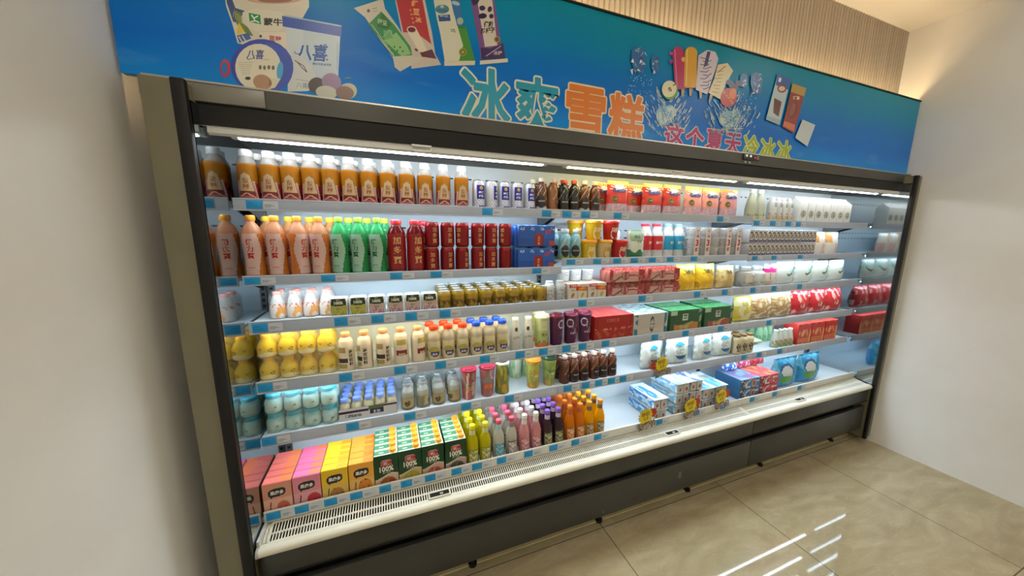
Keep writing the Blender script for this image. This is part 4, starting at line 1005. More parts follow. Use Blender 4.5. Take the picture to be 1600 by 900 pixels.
# --- third shelf, left bay
SB = [(.022, 0), (.0275, .005), (.0275, .05), (.022, .075), (.0135, .094), (.0135, .099)]
k_pack('smallwhite', 'bottle_pack', 4, 2, .058, SB, 'e88a72', 'eceae4', 'ffffff', .085,
       lambda u, v: ('e29a3a' if v < .52 and speck(u, v, 2.6, 3.5) > .05 else 'c86a4c' if .5 < v < .62 and speck(u, v, 6, 1) > .15 else 'f0e6dc' if .1 < v < .6 else None), .0145, .010)
put('smallwhite', (xs(433, 1.55, 1.36) + xs(511, 1.55, 1.36)) / 2, Y_LIP + .105, base('A3'), 'shrink-wrapped pack of small white bottles with orange print at left end of third shelf')
def k_hundred(key, low, spot):
    w, h, d = .067, .080, .052
    t = kind(key, 'juice_carton', 'carton', w, h)
    MB().box((0, 0, h / 2), (w, d, h), 'd8d4c8', 'paper', .006, 1).build('body', t)
    def paint(u, v):
        e = .98 - .28 * max(0, (v - .5)) if v > .5 else .98 - .10 * (.5 - v)
        if abs(u) > e: return 'dcd8ce'
        if v > .58 + .06 * u * u: return '2c3a20'
        if v < .30 and speck(u, v, 5, 2) > -.05: return spot
        return low
    m = MB().panel((-w / 2 + .003, -d / 2 - .0006, .003), (w - .006, 0, 0), (0, 0, h - .006), paint, 26, 26)
    m.text('100%', .016, flat(-d / 2 - .0008, .059), 'd8d8c0', .04).text('果汁', .008, flat(-d / 2 - .0008, .071), 'a8a890', .02).text('橙汁', .010, flat(-d / 2 - .0008, .034), '6a6430', .02)
    m.build('label', t)
    MB().tube([(.012, 0, h - .0015), (.026, .012, h - .0015)], .0018, 'e8e8e8', 'gloss', 6).build('straw_hole', t)
k_hundred('hund_y', 'a8a04a', '8f8a34'); k_hundred('hund_p', 'b8a090', 'a06a74'); 
HK = ['hund_y', 'hund_y'] + ['hund_p'] * 4
row('hund_y', 'A3', [530.5, 560.5, 589, 618, 644.5, 670.5], .040, ['small juice carton with green top and olive base'] * 2 + ['small juice carton with green top and pink base'] * 4, 'small juice cartons', keys=HK)
can('gold', .030, .082, '9a7a26', 'drink_can', lid='d8d6cc', deco=lambda t: MB().band(.030, .006, .074, lambda u, v: ('6a4c18' if v < .55 and speck(u, v, 5, 1.2) > .12 else 'b8963c' if v > .86 else None), 26, 22, -88, 88, 'canmetal').text('红牛', .018, cyl(.030, .034), '5a3a14', .04).build('label', t))
row('gold', 'A3', [694.5 + i * (845 - 694.5) / 7 for i in range(8)], .040, 'short gold drink can on third shelf', 'short gold drink cans', 4, .063, rz=[.3, .1, -.2, .2, .15, .1, .5, 1.4], shift=.004)
# --- third shelf, middle bay
k_white('wpack', [(.026, 0), (.030, .005), (.030, .075), (.022, .09), (.018, .094)], .019, .012, 'dcdcd8', 'e8e4e0', 'white_jar', 'jar', lambda u, v: ('9c9c98' if abs(u) < .4 and .12 < v < .8 and speck(u, v, 9, 5) > .12 else None))
WPX = row('wpack', 'B3', [858, 871], .045, 'white jar with grey print at left end of middle third shelf', 'white jars beside the promotional cartons')
def k_promo():
    w, h, d = .118, .086, .062
    t = kind('promo', 'soy_milk_carton_pair', 'carton', w, h)
    for s in (-1, 1):
        m = MB().box((s * .0292, 0, h / 2), (.058, d, h), 'd2c8b8', 'paper', .002, 1)
        m.panel((s * .0292 - .026, -d / 2 - .0006, .004), (.052, 0, 0), (0, 0, h * .5), lambda u, v, s=s: (('9a7a48' if s < 0 else 'b0a43a') if (u * .8 - (v - .5) * .7) ** 2 * 3 + (u * .5 + (v - .5) * 1.2) ** 2 * 1.2 < .28 else 'd4cbb8'), 16, 16)
        m.text('豆奶', .010, flat(-d / 2 - .0008, .052, s * .0292), '8a7a60', .02); m.build('carton', t)
    m = MB().box((.022, -d / 2 - .002, .062), (.066, .002, .022), 'c03a1c', 'gloss', .0006, M=Matrix.Translation((.022, -d / 2 - .002, .060)) @ Matrix.Rotation(.06, 4, 'Y'))
    m.text('10赠2', .018, flat(-d / 2 - .0034, .060, .026), 'f0b03c', .04); m.build('promotion_band', t)
    m = MB().box((-.028, -d / 2 - .0026, .076), (.046, .002, .018), 'c22a34', 'gloss', .0006); m.text('买就送', .012, flat(-d / 2 - .0038, .076, -.028), 'f2d8d8', .03); m.build('promotion_sticker', t)
k_promo()
px_ = [xs(894, 1.52, 1.35), xs(925, 1.52, 1.35)]; px_[0] = max(px_[0], WPX[-1] + .092); px_[1] = max(px_[1], px_[0] + .122)
for i, x in enumerate(px_):
    put('promo', x, Y_LIP + .046, base('B3'), 'pair of beige soy milk cartons with red promotion band, %s pair' % ('left', 'right')[i], 'soy milk carton pairs')
    put('promo', x, Y_LIP + .125, base('B3'), 'pair of beige soy milk cartons in the row behind, %s pair' % ('left', 'right')[i], 'soy milk carton pairs')
k_white('smalljar', [(.028, 0), (.033, .004), (.035, .05), (.035, .058)], .036, .008, 'e6e6e2', 'efefec', 'white_jar', 'jar', lambda u, v: ('b4b4b0' if v > .5 and abs(u) < .35 and speck(u, v, 8) > .1 else None))
for i, x in enumerate((px_[0] - .03, px_[0] + .045, px_[1] + .0)): put('smalljar', x, Y_LIP + .125, base('B3') + .0868, 'small white tub standing on the rear soy milk cartons, %s from left' % ORD[i], 'small white tubs')
# pink shrink packs of little bottles, two stacks of two
def front_pink(t, w, y):
    def paint(u, v):
        q = ((u + .12) / .2) ** 2 + ((v - .52) / .34) ** 2
        if .75 < q < 1.1: return '8c3c40'
        if q < .75: return 'b89088' if abs(u + .12) > .06 else '98484a'
        if .10 < u < .62 and abs(v - .52 + .1 * (u - .3)) < .17: return 'a04a4c' if abs(v - .52 + .1 * (u - .3)) < .07 else 'c8a498'
        if u > .62 or u < -.84: return '9c2c34' if speck(u, v, 4) > -.1 else 'b86a68'
        if abs(v - (.1 + .9 * (u + .75))) < .08 and u < -.2: return '7c4a40'
        return None if v > .72 else 'c09a8c'
    MB().panel((-w / 2 + .004, y - .0028, .004), (w - .008, 0, 0), (0, 0, .066), paint, 44, 20, 'gloss').build('wrapper_print', t)
k_pack('pinkpack', 'bottle_pack', 5, 2, .049, [(.020, 0), (.0235, .004), (.0235, .05), (.017, .062), (.013, .068)], 'b8423c', 'cba294', 'f4c8c0', .060, None, .0145, .009, front=front_pink)
p0, p1 = max(xs(971, 1.53, 1.38), px_[1] + .188), xs(1027, 1.53, 1.38); p1 = max(p1, p0 + .254)
for i, x in enumerate((p0, p1)):
    for j in range(2): put('pinkpack', x, Y_LIP + .058, base('B3') + j * .0805, '%s pink shrink-wrapped bottle pack in the %s stack' % (('lower', 'upper')[j], ('left', 'right')[i]), 'pink bottle packs')
def bagpaint(c1, c2, s=2.5, seed=0.0, top=None, th=.8, c3=None):
    def f(u, v):
        if top and v > th + .06 * math.sin(u * 6 + seed): return top
        n = speck(u, v, s, seed)
        return c3 if (c3 and n > .32) else c2 if n > .06 else c1
    return f
k_flatpouch('yellowbag', 'snack_bag', .152, .165, .075, bagpaint('d8a818', 'e4be20', 2.2, 1.0, 'ece040', .72, 'b88418'), (('软欧包', .026, 0, .122, '4a3a14'),), 'foil', 7, .004, .7)
k_flatpouch('beigebag', 'snack_bag', .150, .150, .08, bagpaint('bfa468', 'cbb47c', 3, 4.0, 'd8c890', .8, 'a4863c'), (('麦香', .026, 0, .112, '6a5428'),), 'foil', 8, .006, .7)
row('yellowbag', 'B3', [1070, 1100], .055, 'yellow crinkled snack bag on third shelf beside pink packs', 'yellow snack bags', minx=p1 + .205)
put('beigebag', xs(1131, 1.53, 1.37), Y_LIP + .055, base('B3'), 'beige crinkled snack bag at right end of the middle third shelf')
# --- third shelf, right bay
k_white('bigjar', [(.050, 0), (.056, .006), (.056, .085), (.046, .10), (.028, .108), (.028, .114)], .032, .026, 'bdb4a4', 'e8eaea', 'milk_jar', 'jar', lambda u, v: ('8a8c90' if v < .3 and speck(u, v, 5, 2) > .1 else 'cfc6b4' if .3 < v < .8 and abs(u) < .5 else None))
k_white('bigjar_white', [(.050, 0), (.056, .006), (.056, .085), (.046, .10), (.028, .108), (.028, .114)], .032, .026, 'dcdcd4', 'f0f0ee', 'milk_jar', 'jar', lambda u, v: ('9cb0a4' if v < .3 and speck(u, v, 5, 2) > .1 else None))
JX = row('bigjar', 'C3', [1163, 1181], .062, ['grey-beige milk jar with white cap on third right shelf', 'pale white milk jar with white cap on third right shelf'], 'milk jars', keys=['bigjar', 'bigjar_white'])
put('bigjar_white', JX[0] + .055, Y_LIP + .178, base('C3'), 'white milk jar standing behind the front pair of jars', 'milk jars')
k_flatpouch('pinktop', 'yogurt_pouch', .125, .150, .06, lambda u, v: ('d6247c' if .62 < v < .80 or (v >= .8 and abs(u + .1) < .3) else 'e8dcd8' if v > .8 else '3a2a24' if .30 < v < .56 and abs(abs(u) - .45) < .06 else 'c8a878' if v < .22 and u < 0 else 'd8ccc0'), (), 'gloss', 9)
put('pinktop', JX[1] + .125, Y_LIP + .055, base('C3'), 'white pouch with bright pink band across top on third right shelf')
k_flatpouch('mintbag', 'milk_pouch', .19, .158, .06, lambda u, v: ('4a6e60' if abs(v - .52 - .28 * (u - .1) ** 2 * 2 + .1) < .05 and -.2 < u < .75 else 'a8d0c0' if v > .55 and u > .1 and speck(u, v, 3, 8) > -.1 else 'd0d8d0'), (), 'foil', 10, .003, .8)
for i in range(4): put('mintbag', JX[1] + .29 + i * .205, Y_LIP + .058, base('C3'), 'pale mint milk pouch with dark curved mark, %s from left' % ORD[i], 'mint milk pouches')
# --- fourth shelf, left bay
YB = [(.026, 0), (.0335, .008), (.0335, .045), (.027, .06), (.017, .074), (.017, .079)]
k_pack('yellowpack', 'bottle_pack', 4, 2, .0690, YB, 'f8bc30', 'f4dc28', 'fffbe4', .062,
       lambda u, v: ('e6e0d0' if v < .34 - .22 * abs(u - .1) else 'c89a4c' if .36 < v < .55 and -.55 < u < .0 and speck(u, v, 7, 3) > .1 else '8c7434' if .25 < v < .5 and .2 < u < .5 and speck(u, v, 14) > -.1 else None), .018, .012)
yx = CX0 + .004 + 4 * .069 / 2 + .002
for j in range(2): put('yellowpack', yx, Y_LIP + .085, base('A4') + j * .0935, 'yellow shrink-wrapped bottle pack at left end of fourth shelf, %s layer' % ('bottom', 'top')[j], 'yellow bottle packs')
OAT = [(.027, 0), (.0315, .006), (.0315, .112), (.027, .135), (.017, .147), (.017, .152)]
k_white('oat_dark', OAT, .0185, .019, 'd8c8b0', 'e6a070', 'oat_milk_bottle', 'bottle', lambda u, v: ('2c2a24' if .27 < v < .40 and u < .12 and u > -.75 else 'a8925c' if .55 < v < .74 and -.65 < u < 0 else 'a09050' if .1 < v < .24 and u < .1 and u > -.7 else 'dccfb8'), (), 'milky')
k_white('oat_red', OAT, .0185, .019, 'd8c8b0', 'e6a070', 'oat_milk_bottle', 'bottle', lambda u, v: ('7c2c24' if .30 < v < .46 and abs(u) < .52 else 'b09a4a' if .62 < v < .80 and abs(u) < .42 else 'dccfb8'), (('燕麦奶', .010, .052, 'e8d8c8', 0),), 'milky')
for key in ('oat_dark',):
    o = MB(); f = interp(OAT)
    vtext(o, 'OATLY'[:0] + '燕麦饮料', .017, f, .062, '3a3630', .62, .03)
    o.build('side_lettering', PROTO[key])
row('oat_dark', 'A4', [541, 570, 599, 626.5, 653], .040, ['cream oat milk bottle with dark label band and orange cap', 'cream oat milk bottle turned to show vertical lettering', 'cream oat milk bottle with dark label band and orange cap', 'cream oat milk bottle with brown-red label band', 'cream oat milk bottle with brown-red label band turned aside'], 'oat milk bottles', keys=['oat_dark', 'oat_dark', 'oat_dark', 'oat_red', 'oat_red'], rz=[0, -.55, -.05, .05, .6])
YG = [(.026, 0), (.0295, .005), (.0295, .08), (.027, .092), (.0295, .102), (.0285, .122), (.020, .136), (.018, .148)]
for key, cap in (('yog_red', 'e2401f'), ('yog_blue', '1f4fd0')):
    k_white(key, YG, .0205, .020, 'dfd6c0', cap, 'yogurt_bottle', 'bottle', lambda u, v: ('352c68' if ((u - .05) / .48) ** 2 + ((v - .25) / .12) ** 2 < 1 and v < .31 else 'a89a50' if .3 < v < .47 and ((u + .05) / .6) ** 2 + ((v - .3) / .17) ** 2 < 1 else 'c9bd98' if v < .62 else None), (('酸奶', .012, .034, 'd8d8e8', 0),), 'milky')
row('yog_red', 'A4', [678, 700.5, 722.5], .038, 'drinking yogurt bottle with red cap', 'red capped yogurt bottles', 2, .066, shift=-.012)
row('yog_blue', 'A4', [744, 764.5, 784.5], .038, 'drinking yogurt bottle with blue cap', 'blue capped yogurt bottles', 2, .066, shift=-.012)
k_white('slim', [(.024, 0), (.028, .006), (.027, .09), (.019, .125), (.0155, .150), (.0155, .154)], .0165, .016, 'e2e2de', 'eeeeec', 'milk_bottle', 'bottle', lambda u, v: ('2a3038' if ((u + .05) / .22) ** 2 + ((v - .74) / .07) ** 2 < 1 else '9aa09c' if .4 < v < .5 and abs(u) < .45 and speck(u, v, 16) > 0 else None))
row('slim', 'A4', [805, 825], .038, 'slim white milk bottle beside blue capped bottles', 'slim white milk bottles', rz=[0, -.3])
def k_tumbler(key, prof, col, lid, paint, name='drink_cup', texts=(), lidh=.014, sleeve='gloss'):
    h = prof[-1][1] + lidh; R = prof[-1][0]
    t = kind(key, name, 'cup', 2 * max(p[0] for p in prof) + .006, h); f = interp(prof)
    MB().lathe(prof, col, sleeve, 24).build('body', t)
    MB().lathe([(R, prof[-1][1] - .004), (R + .0028, prof[-1][1] - .003), (R + .0028, prof[-1][1] + .004), (R + .0005, prof[-1][1] + .005), (R - .003, h), (R - .007, h), (R - .009, h - .006), (.0005, h - .006)], lid, 'gloss', 24, top=False).build('lid', t)
    m = MB().band(f, .003, prof[-1][1] - .005, paint, 34, 34, -90, 90)
    for s_, sz, z, c, a0 in texts: m.text(s_, sz, cyl(f, z, a0), c, .025)
    m.build('label', t)
CUPP = [(.029, 0), (.030, .003), (.0395, .150)]
def leafy(c1, c2, c3, seed):
    def f(u, v):
        if v < .2 and speck(u, v, 3, seed) > -.12: return c3
        if .44 < v < .52 and abs(u) < .4 and speck(u, v, 16) > .1: return 'e8e8d0'
        return c2 if speck(u, v, 3.3, seed + 4) > .05 else c1
    return f
k_tumbler('tea_green', [(.033, 0), (.034, .003), (.0365, .158)], '8fa05c', 'dcdccc', lambda u, v: ('c86a30' if v < .14 else '6a7c4a' if v < .24 and speck(u, v, 5) > 0 else 'd8d8c4' if abs(u) < .22 and .55 < v < .9 and int((v * 40)) % 2 else 'a4b070' if v < .6 else 'b4bc88'), texts=(('果茶', .018, .07, '4c6a34', 0),))
put('tea_green', xs(846, 1.52, 1.15), Y_LIP + .042, base('A4'), 'green fruit tea cup with orange base beside slim white bottles', 'green and orange fruit tea cups')
put('tea_green', xs(841, 1.61, 1.15), Y_LIP + .130, base('A4'), 'green fruit tea cup partly hidden behind the front green cup', 'green and orange fruit tea cups')
# --- fourth shelf, middle bay
k_tumbler('purple', [(.030, 0), (.031, .003), (.0375, .155)], '4c1c44', '6a1c36', lambda u, v: ('d0c8cc' if abs(u + .1) < .16 and v < .45 and int(v * 46) % 2 else None) if False else ('c8bcc8' if abs(math.hypot((u + .35) * 1.0, (v - .78) * 2.2) - .3) < .045 else '8a7a90' if .45 < v < .72 and abs(u - .15) < .35 and speck(u, v, 5, 2) > .05 else '7c1c44' if v < .2 and u > .1 else None), texts=(('紫薯奶茶', .012, .062, 'b8a8b8', .2),))
PUX = row('purple', 'B4', [869, 891, 913], .042, 'dark purple milk tea cup with ring emblem', 'purple milk tea cups', rz=[.9, 0, -.05])
def k_carton(key, name, w, h, d, side, front, texts=(), top=None, cat='box', side_c=None):
    t = kind(key, name, cat, w, h)
    MB().box((0, 0, h / 2), (w, d, h), side, 'paper', .0025, 2).build('body', t)
    m = MB().panel((-w / 2 + .003, -d / 2 - .0006, .003), (w - .006, 0, 0), (0, 0, h - .006), front, 40, 24, 'gloss')
    if top: m.panel((-w / 2 + .003, -d / 2 + .003, h + .0006), (w - .006, 0, 0), (0, d - .006, 0), top, 30, 24, 'gloss')
    for s_, sz, x, z, c in texts: m.text(s_, sz, flat(-d / 2 - .001, z, x), c, .03)
    m.build('printed_face', t)
    return t
k_carton('redbox', 'gift_box', .262, .138, .22, '9c1c1a', lambda u, v: ('c8806a' if .42 < v < .5 and speck(u, v, 10) > .12 else 'a84c34' if v < .45 and speck(u, v, 4.5, 3) > .12 else 'c8902c' if v < .06 else '9a1f1c' if abs(u) < .8 else '8a1816'), (('红枣酸奶', .022, -.01, .112, 'c8604c'),), lambda u, v: 'd43a34' if speck(u, v, 3) > -.15 else 'e05a50')
put('redbox', max(xs(954, 1.485, 1.16), PUX[-1] + .173), Y_LIP + .116, base('B4'), 'red gift box on fourth shelf beside purple cups')
k_carton('ringbox', 'milk_box', .250, .130, .12, 'c6c8c4', lambda u, v: ('2c4868' if abs(math.hypot((u - .06) / .13, (v - .5) / .36) - .85) < .17 and abs(v - .5) > .14 else '2f6f94' if (u > .82 or u < -.78) and speck(u, v * 1, 3.2, 5) > -.05 else 'b9b4aa' if v > .3 else 'c2bcae'), (('A·ABI', .016, .008, .066, '5a6a7c'),), lambda u, v: 'dfe8e6' if speck(u, v, 4, 2) < .15 else '3f9ab0', side_c=None)
rbx = xs(1016, 1.485, 1.13)
put('ringbox', rbx, Y_LIP + .064, base('B4'), 'white milk box with dark blue ring logo on fourth shelf', 'white milk boxes')
put('ringbox', rbx, Y_LIP + .188, base('B4'), 'white milk box directly behind the front ring logo box', 'white milk boxes')
for key, fill in (('green_a', 'b07838'), ('green_b', '9c4a38')):
    k_carton(key, 'frozen_food_box', .258, .130, .11, '1d4a2c', lambda u, v, F=fill: ((F if speck(u, v, 3.5, 2) > -.1 else 'a8a06a') if v < .34 + .06 * math.sin(u * 4) and -.75 < u < .78 else 'c4d0c0' if abs(u + .08) < .17 and abs(v - .68) < .16 and not (abs(u + .08) < .13 and abs(v - .68) < .11) else '8a9c88' if (u > .78 and speck(u, v, 5) > .15) else 'a8c4a4' if v > .80 and u < -.6 else '1f5030'), (('煎饺', .016, -.010, .086, 'c4d0c0'),), lambda u, v: '3c8a4c' if speck(u, v, 3) > -.1 else '5fa468')
gx = [xs(1071, 1.485, 1.13), xs(1122, 1.485, 1.13)]; gx[0] = max(gx[0], rbx + .256); gx[1] = max(gx[1], gx[0] + .262)
for i, x in enumerate(gx):
    put(('green_a', 'green_b')[i], x, Y_LIP + .060, base('B4'), 'dark green frozen food box with %s food picture' % ('orange', 'reddish')[i], 'green frozen food boxes')
    put(('green_a', 'green_b')[i], x + .03 * i, Y_LIP + .176, base('B4'), 'dark green frozen food box behind the %s one of the front pair' % ('left', 'right')[i], 'green frozen food boxes')
k_flatpouch('ywbag', 'noodle_bag', .17, .175, .08, lambda u, v: ('d8c030' if v < .16 or v > .9 or u > .7 else 'e6e2b0' if v > .66 else 'ccb648' if speck(u, v, 3, 6) > 0 else 'd8d2a0'), (('拉面', .03, -.01, .128, 'a89a3c'),), 'foil', 11, .004, .6)
k_flatpouch('noodle', 'noodle_bag', .21, .178, .09, lambda u, v: ('d8d0c0' if v > .86 else 'd8c8a8' if speck(u * .6, v * 2, 4.5, 7) > .16 else 'b49468' if speck(u * .7 + v, v * 2 - u, 4, 3) > -.05 else '9a7c4c'), (), 'foil', 12, .006, .6)
k_flatpouch('redbag', 'noodle_bag', .20, .180, .09, lambda u, v: ('d8a8a0' if speck(u, v, 3.5, 9) > .28 else 'b8242c' if speck(u, v, 2.5, 4) > -.2 else 'c84844'), (), 'foil', 13, .006, .6)
bx0 = max(gx[1] + .135 + .088, 2.27)
put('ywbag', bx0, Y_LIP + .062, base('C4'), 'yellow and white noodle bag right of green boxes')
put('noodle', bx0 + .195, Y_LIP + .066, base('C4'), 'clear noodle bag with brown noodles, left of the two', 'clear noodle bags')
put('noodle', bx0 + .41, Y_LIP + .066, base('C4'), 'clear noodle bag with brown noodles, next to the red bags', 'clear noodle bags')
for i in range(3): put('redbag', bx0 + .62 + i * .21, Y_LIP + .066, base('C4'), 'red glossy noodle bag, %s from left on fourth right shelf' % ORD[i], 'red noodle bags')
# --- fifth shelf, left bay
TJ = [(.027, 0), (.0325, .008), (.0325, .045), (.027, .058), (.023, .062), (.023, .066)]
k_pack('tealpack', 'jar_pack', 4, 2, .067, TJ, '2f9fb0', 'c4dcd2', 'f0fcfc', .050, lambda u, v: ('d0d0bc' if .12 < v < .66 and abs(u) < .7 and speck(u, v, 3.5, 2) > -.12 else '4c5c54' if .3 < v < .6 and abs(u - .1) < .25 and speck(u, v, 12) > .1 else None), .0275, .014, cat='pack')
tx = CX0 + .004 + 4 * .067 / 2 + .003
for j in range(2): put('tealpack', tx, Y_LIP + .085, base('A5') + j * .0835, 'shrink-wrapped pack of teal lidded jars, %s layer' % ('bottom', 'top')[j], 'teal jar packs')
def front_blue(t, w, y):
    m = MB().panel((-w / 2 + .002, y - .0022, .002), (w - .004, 0, 0), (0, 0, .055), lambda u, v: ('5a6a3c' if abs(u - .25) < .26 and v > .68 else '2a2250' if abs(u - .28) < .24 and .30 < v < .68 else '2a2250' if .62 < v < .82 and u < .0 else '2a2250' if .78 < v < .95 and u > .5 else '8c8c90' if .25 < v < .5 and -.8 < u < -.2 and speck(u, v, 12) > .0 else 'd4d2cc'), 50, 20, 'gloss')
    m.text('原味酸奶', .013, flat(y - .0028, .022, -w * .24), '5c5c62', .03).text('酸奶', .014, flat(y - .0028, .028, w * .14), 'd8d8e8', .03); m.build('wrapper_print', t)
k_pack('bluelid', 'bottle_pack', 5, 4, .0482, [(.020, 0), (.0232, .004), (.0232, .055), (.020, .068), (.014, .076), (.014, .084)], '6d86cc', 'd6ccaa', None, 0, None, .0165, .012, front=front_blue)
put('bluelid', xs(576, 1.56, .93), Y_LIP + .115, base('A5'), 'tray of small yogurt bottles with blue lids on fifth shelf')
GL = [(.027, 0), (.031, .005), (.031, .062), (.027, .085), (.0175, .105), (.0165, .112)]
def k_glass():
    t = kind('glass', 'milk_tea_bottle', 'bottle', .0625, .125); f = interp(GL)
    MB().lathe(GL, ['8a7a5c', '9c9074', 'a8a48c', 'b8bcb4', 'ccd0cc'], 'milky', 22).build('body', t)
    MB().lathe([(.018, .111), (.019, .112), (.019, .121), (.0175, .124), (.0005, .1245)], 'c6cac8', 'metal', 22, top=False).build('cap', t)
    MB().band(f, .008, .056, lambda u, v: ('5a4824' if -.5 < u < .0 and .2 < v < .85 and speck(u, v, 7, 1) > -.12 else '6a5838' if v < .12 else 'a89668'), 26, 18, -75, 75).text('奶茶', .016, cyl(f, .034, -.25), '3a2c14', .03).build('label', t)
k_glass()
row('glass', 'A5', [637, 660.5, 685, 709.5], .052, 'glass milk tea bottle with silver cap', 'glass milk tea bottles', 3, .066, rz=[.2, 1.4, .1, -.5], shift=.004)
k_tumbler('redcup', CUPP, '8c3a34', '8e1c30', lambda u, v: ('c8bcae' if abs(u + .25 - .2 * (v - .5)) < .09 else 'c9c4b4' if abs(u - .38) < .2 and .15 < v < .62 and int(v * 36) % 2 else 'b0584c' if v < .4 and u < .1 else '7d6c5c' if speck(u, v, 3, 2) > .1 else '904038'), texts=(('奶茶', .022, .06, 'd8a060', .0),))
k_tumbler('redcup_b', CUPP, '8a4840', '8e1c30', lambda u, v: ('b85c3c' if .25 < v < .5 and abs(u) < .5 else 'c8a0a0' if abs(math.hypot(u - .5, (v - .9) * 1.6) - .4) < .05 else '7f8080' if v > .5 and speck(u, v, 3, 5) > 0 else '9a5c54'), texts=(('红茶', .022, .058, 'e0905c', 0),))
row('redcup', 'A5', [732, 761], .052, ['dark red lidded milk tea cup with barcode side on fifth shelf', 'dark red lidded milk tea cup with orange lettering on fifth shelf'], 'red lidded cups', keys=['redcup', 'redcup_b'])
k_tumbler('tube', [(.0365, 0), (.0365, .003), (.0335, .160)], '6c7438', 'dedbd0', lambda u, v: ('b88a24' if abs(math.hypot(u * .8, (v - .2) * 1.3) - .05) < .16 else '2f5a34' if u > .25 and v > .5 and speck(u, v, 3) > -.1 else 'b08c28' if speck(u, v, 3, 3) > .1 else '6c7438'), lidh=.006)
put('tube', xs(784.5, 1.53, .93), Y_LIP + .055, base('A5'), 'olive and yellow fruit tea cup turned upside down with white top')
k_tumbler('backcup', [(.030, 0), (.031, .004), (.036, .16)], 'd0d8b8', '2f5c3c', lambda u, v: ('dce2cc' if v > .2 and abs(u) < .3 else '9cc088' if speck(u, v, 2.5, 2) > -.1 else 'c8d4a8'), lidh=.006)
for i, p in enumerate((806, 818)): put('backcup', xs(p, 1.67, .95) + i * .03, Y_LIP + .20, base('A5'), 'pale green fruit tea cup at back of fifth shelf, %s one' % ('left', 'right')[i], 'pale green fruit tea cups')
k_tumbler('orangelid', CUPP, '96903c', 'd87420', leafy('96903c', 'a8a850', 'c08a34', 2.0), texts=(('鲜橙', .022, .085, 'd89038', 0),))
k_tumbler('greenlid', CUPP, '8a9a50', '1d3a28', leafy('7f9048', '9aaa60', 'b89a58', 6.0), texts=(('青柠', .022, .085, '4c7a3c', 0),))
put('orangelid', xs(833, 1.53, .93), Y_LIP + .056, base('A5'), 'green and yellow fruit tea cup with orange lid on fifth shelf')
put('greenlid', xs(858, 1.53, .93), Y_LIP + .056, base('A5'), 'light green fruit tea cup with dark green lid on fifth shelf')
# --- fifth shelf, middle bay
CF = row('coffee_brown', 'B5', [882, 897, 912, 928, 942, 955], .040, 'brown coffee bottle with cream cap in front row of fifth shelf', 'brown coffee bottles on the fifth shelf', rz=[1.1, .3, .2, .5, 0, .2])
for i, x in enumerate(CF[:5]): put('coffee_brown', x + .0, Y_LIP + .108, base('B5'), 'brown coffee bottle in back row of fifth shelf, %s from left' % ORD[i], 'brown coffee bottles on the fifth shelf', .4)
def k_ring():
    w, h, d = .168, .165, .07
    k_flatpouch('ringbag', 'bread_bag', w, h, d, bagpaint('ccd8d4', 'dce4e0', 3, 2.0, 'dce8ea', .78, 'b4bcb0'), (), 'foil', 14, .005, .7)
    m = MB(); F = FRONT['ringbag']; S = lambda x, z: (x, F(x, z) - .0010, z)
    for a0, a1, col in ((35, 145, '2c9cbc'), (205, 335, '1c66a0')):
        o_, i_ = [], []
        for k in range(15):
            a = math.radians(a0 + (a1 - a0) * k / 14); q = math.sin(k / 14 * math.pi)
            o_.append(S(.046 * math.cos(a), .090 + .054 * math.sin(a))); i_.append(S((.044 - .020 * q) * math.cos(a), .090 + (.053 - .024 * q) * math.sin(a)))
        for k in range(14): m.poly([o_[k], o_[k + 1], i_[k + 1], i_[k]], col, 'gloss')
    m.text('F·ARO', .018, lambda x, z: S(x, .098 + z), '8a9a9a', .03).text('面包', .013, lambda x, z: S(x, .078 + z), 'a4b0ae', .02)
    m.build('printed_ring', PROTO['ringbag'])
k_ring()
rx = [xs(p, 1.53, .92) for p in (1016, 1057, 1097, 1121)]
for i in (1, 2): rx[i] = max(rx[i], rx[i - 1] + .18)
rx[3] = rx[2] + .178
for i, x in enumerate(rx[:3]): put('ringbag', x, Y_LIP + .055, base('B5'), 'white bread bag with blue ring logo, %s from left in front row' % ORD[i], 'bread bags with ring logo', (.12, -.08, .1)[i])
put('ringbag', rx[3], Y_LIP + .058, base('B5'), 'white bread bag with blue ring logo beside brown capped bottles', 'bread bags with ring logo', -.05)
put('ringbag', (rx[0] + rx[1]) / 2 + .01, Y_LIP + .165, base('B5'), 'white bread bag with blue ring logo behind the first two bags', 'bread bags with ring logo')
put('ringbag', (rx[1] + rx[2]) / 2 + .02, Y_LIP + .165, base('B5'), 'white bread bag with blue ring logo in back row near the middle', 'bread bags with ring logo')
k_white('browncap', [(.026, 0), (.0305, .006), (.0305, .105), (.024, .12), (.020, .124)], .0225, .017, 'cfc6aa', '7c5c30', 'soy_milk_bottle', 'bottle', lambda u, v: ('4a443c' if .15 < v < .68 and abs(u) < .5 and speck(u, v, 8, 2) > -.02 else 'c8bc98'), (('豆乳', .020, .055, '3a342c', 0),))
bxx = row('browncap', 'C5', [1146, 1155.5, 1165], .042, 'soy milk bottle with brown cap in front row', 'brown capped soy milk bottles', minx=rx[3] + .125)
for i in range(2): put('browncap', bxx[i] + .02, Y_LIP + .112, base('C5'), 'soy milk bottle with brown cap in back row, %s one' % ('left', 'right')[i], 'brown capped soy milk bottles')
k_flatpouch('greenflat', 'vegetable_bag', .23, .15, .045, lambda u, v: ('d8d8b8' if v < .12 else '8fb894' if speck(u, v, 3, 5) > .12 else 'd4dcd0'), (), 'foil', 15, .003, .4)
put('greenflat', bxx[2] + .165, Y_LIP + .115, base('C5') + .024, 'pale green bag lying flat beside brown capped bottles', None, 0, -1.50)
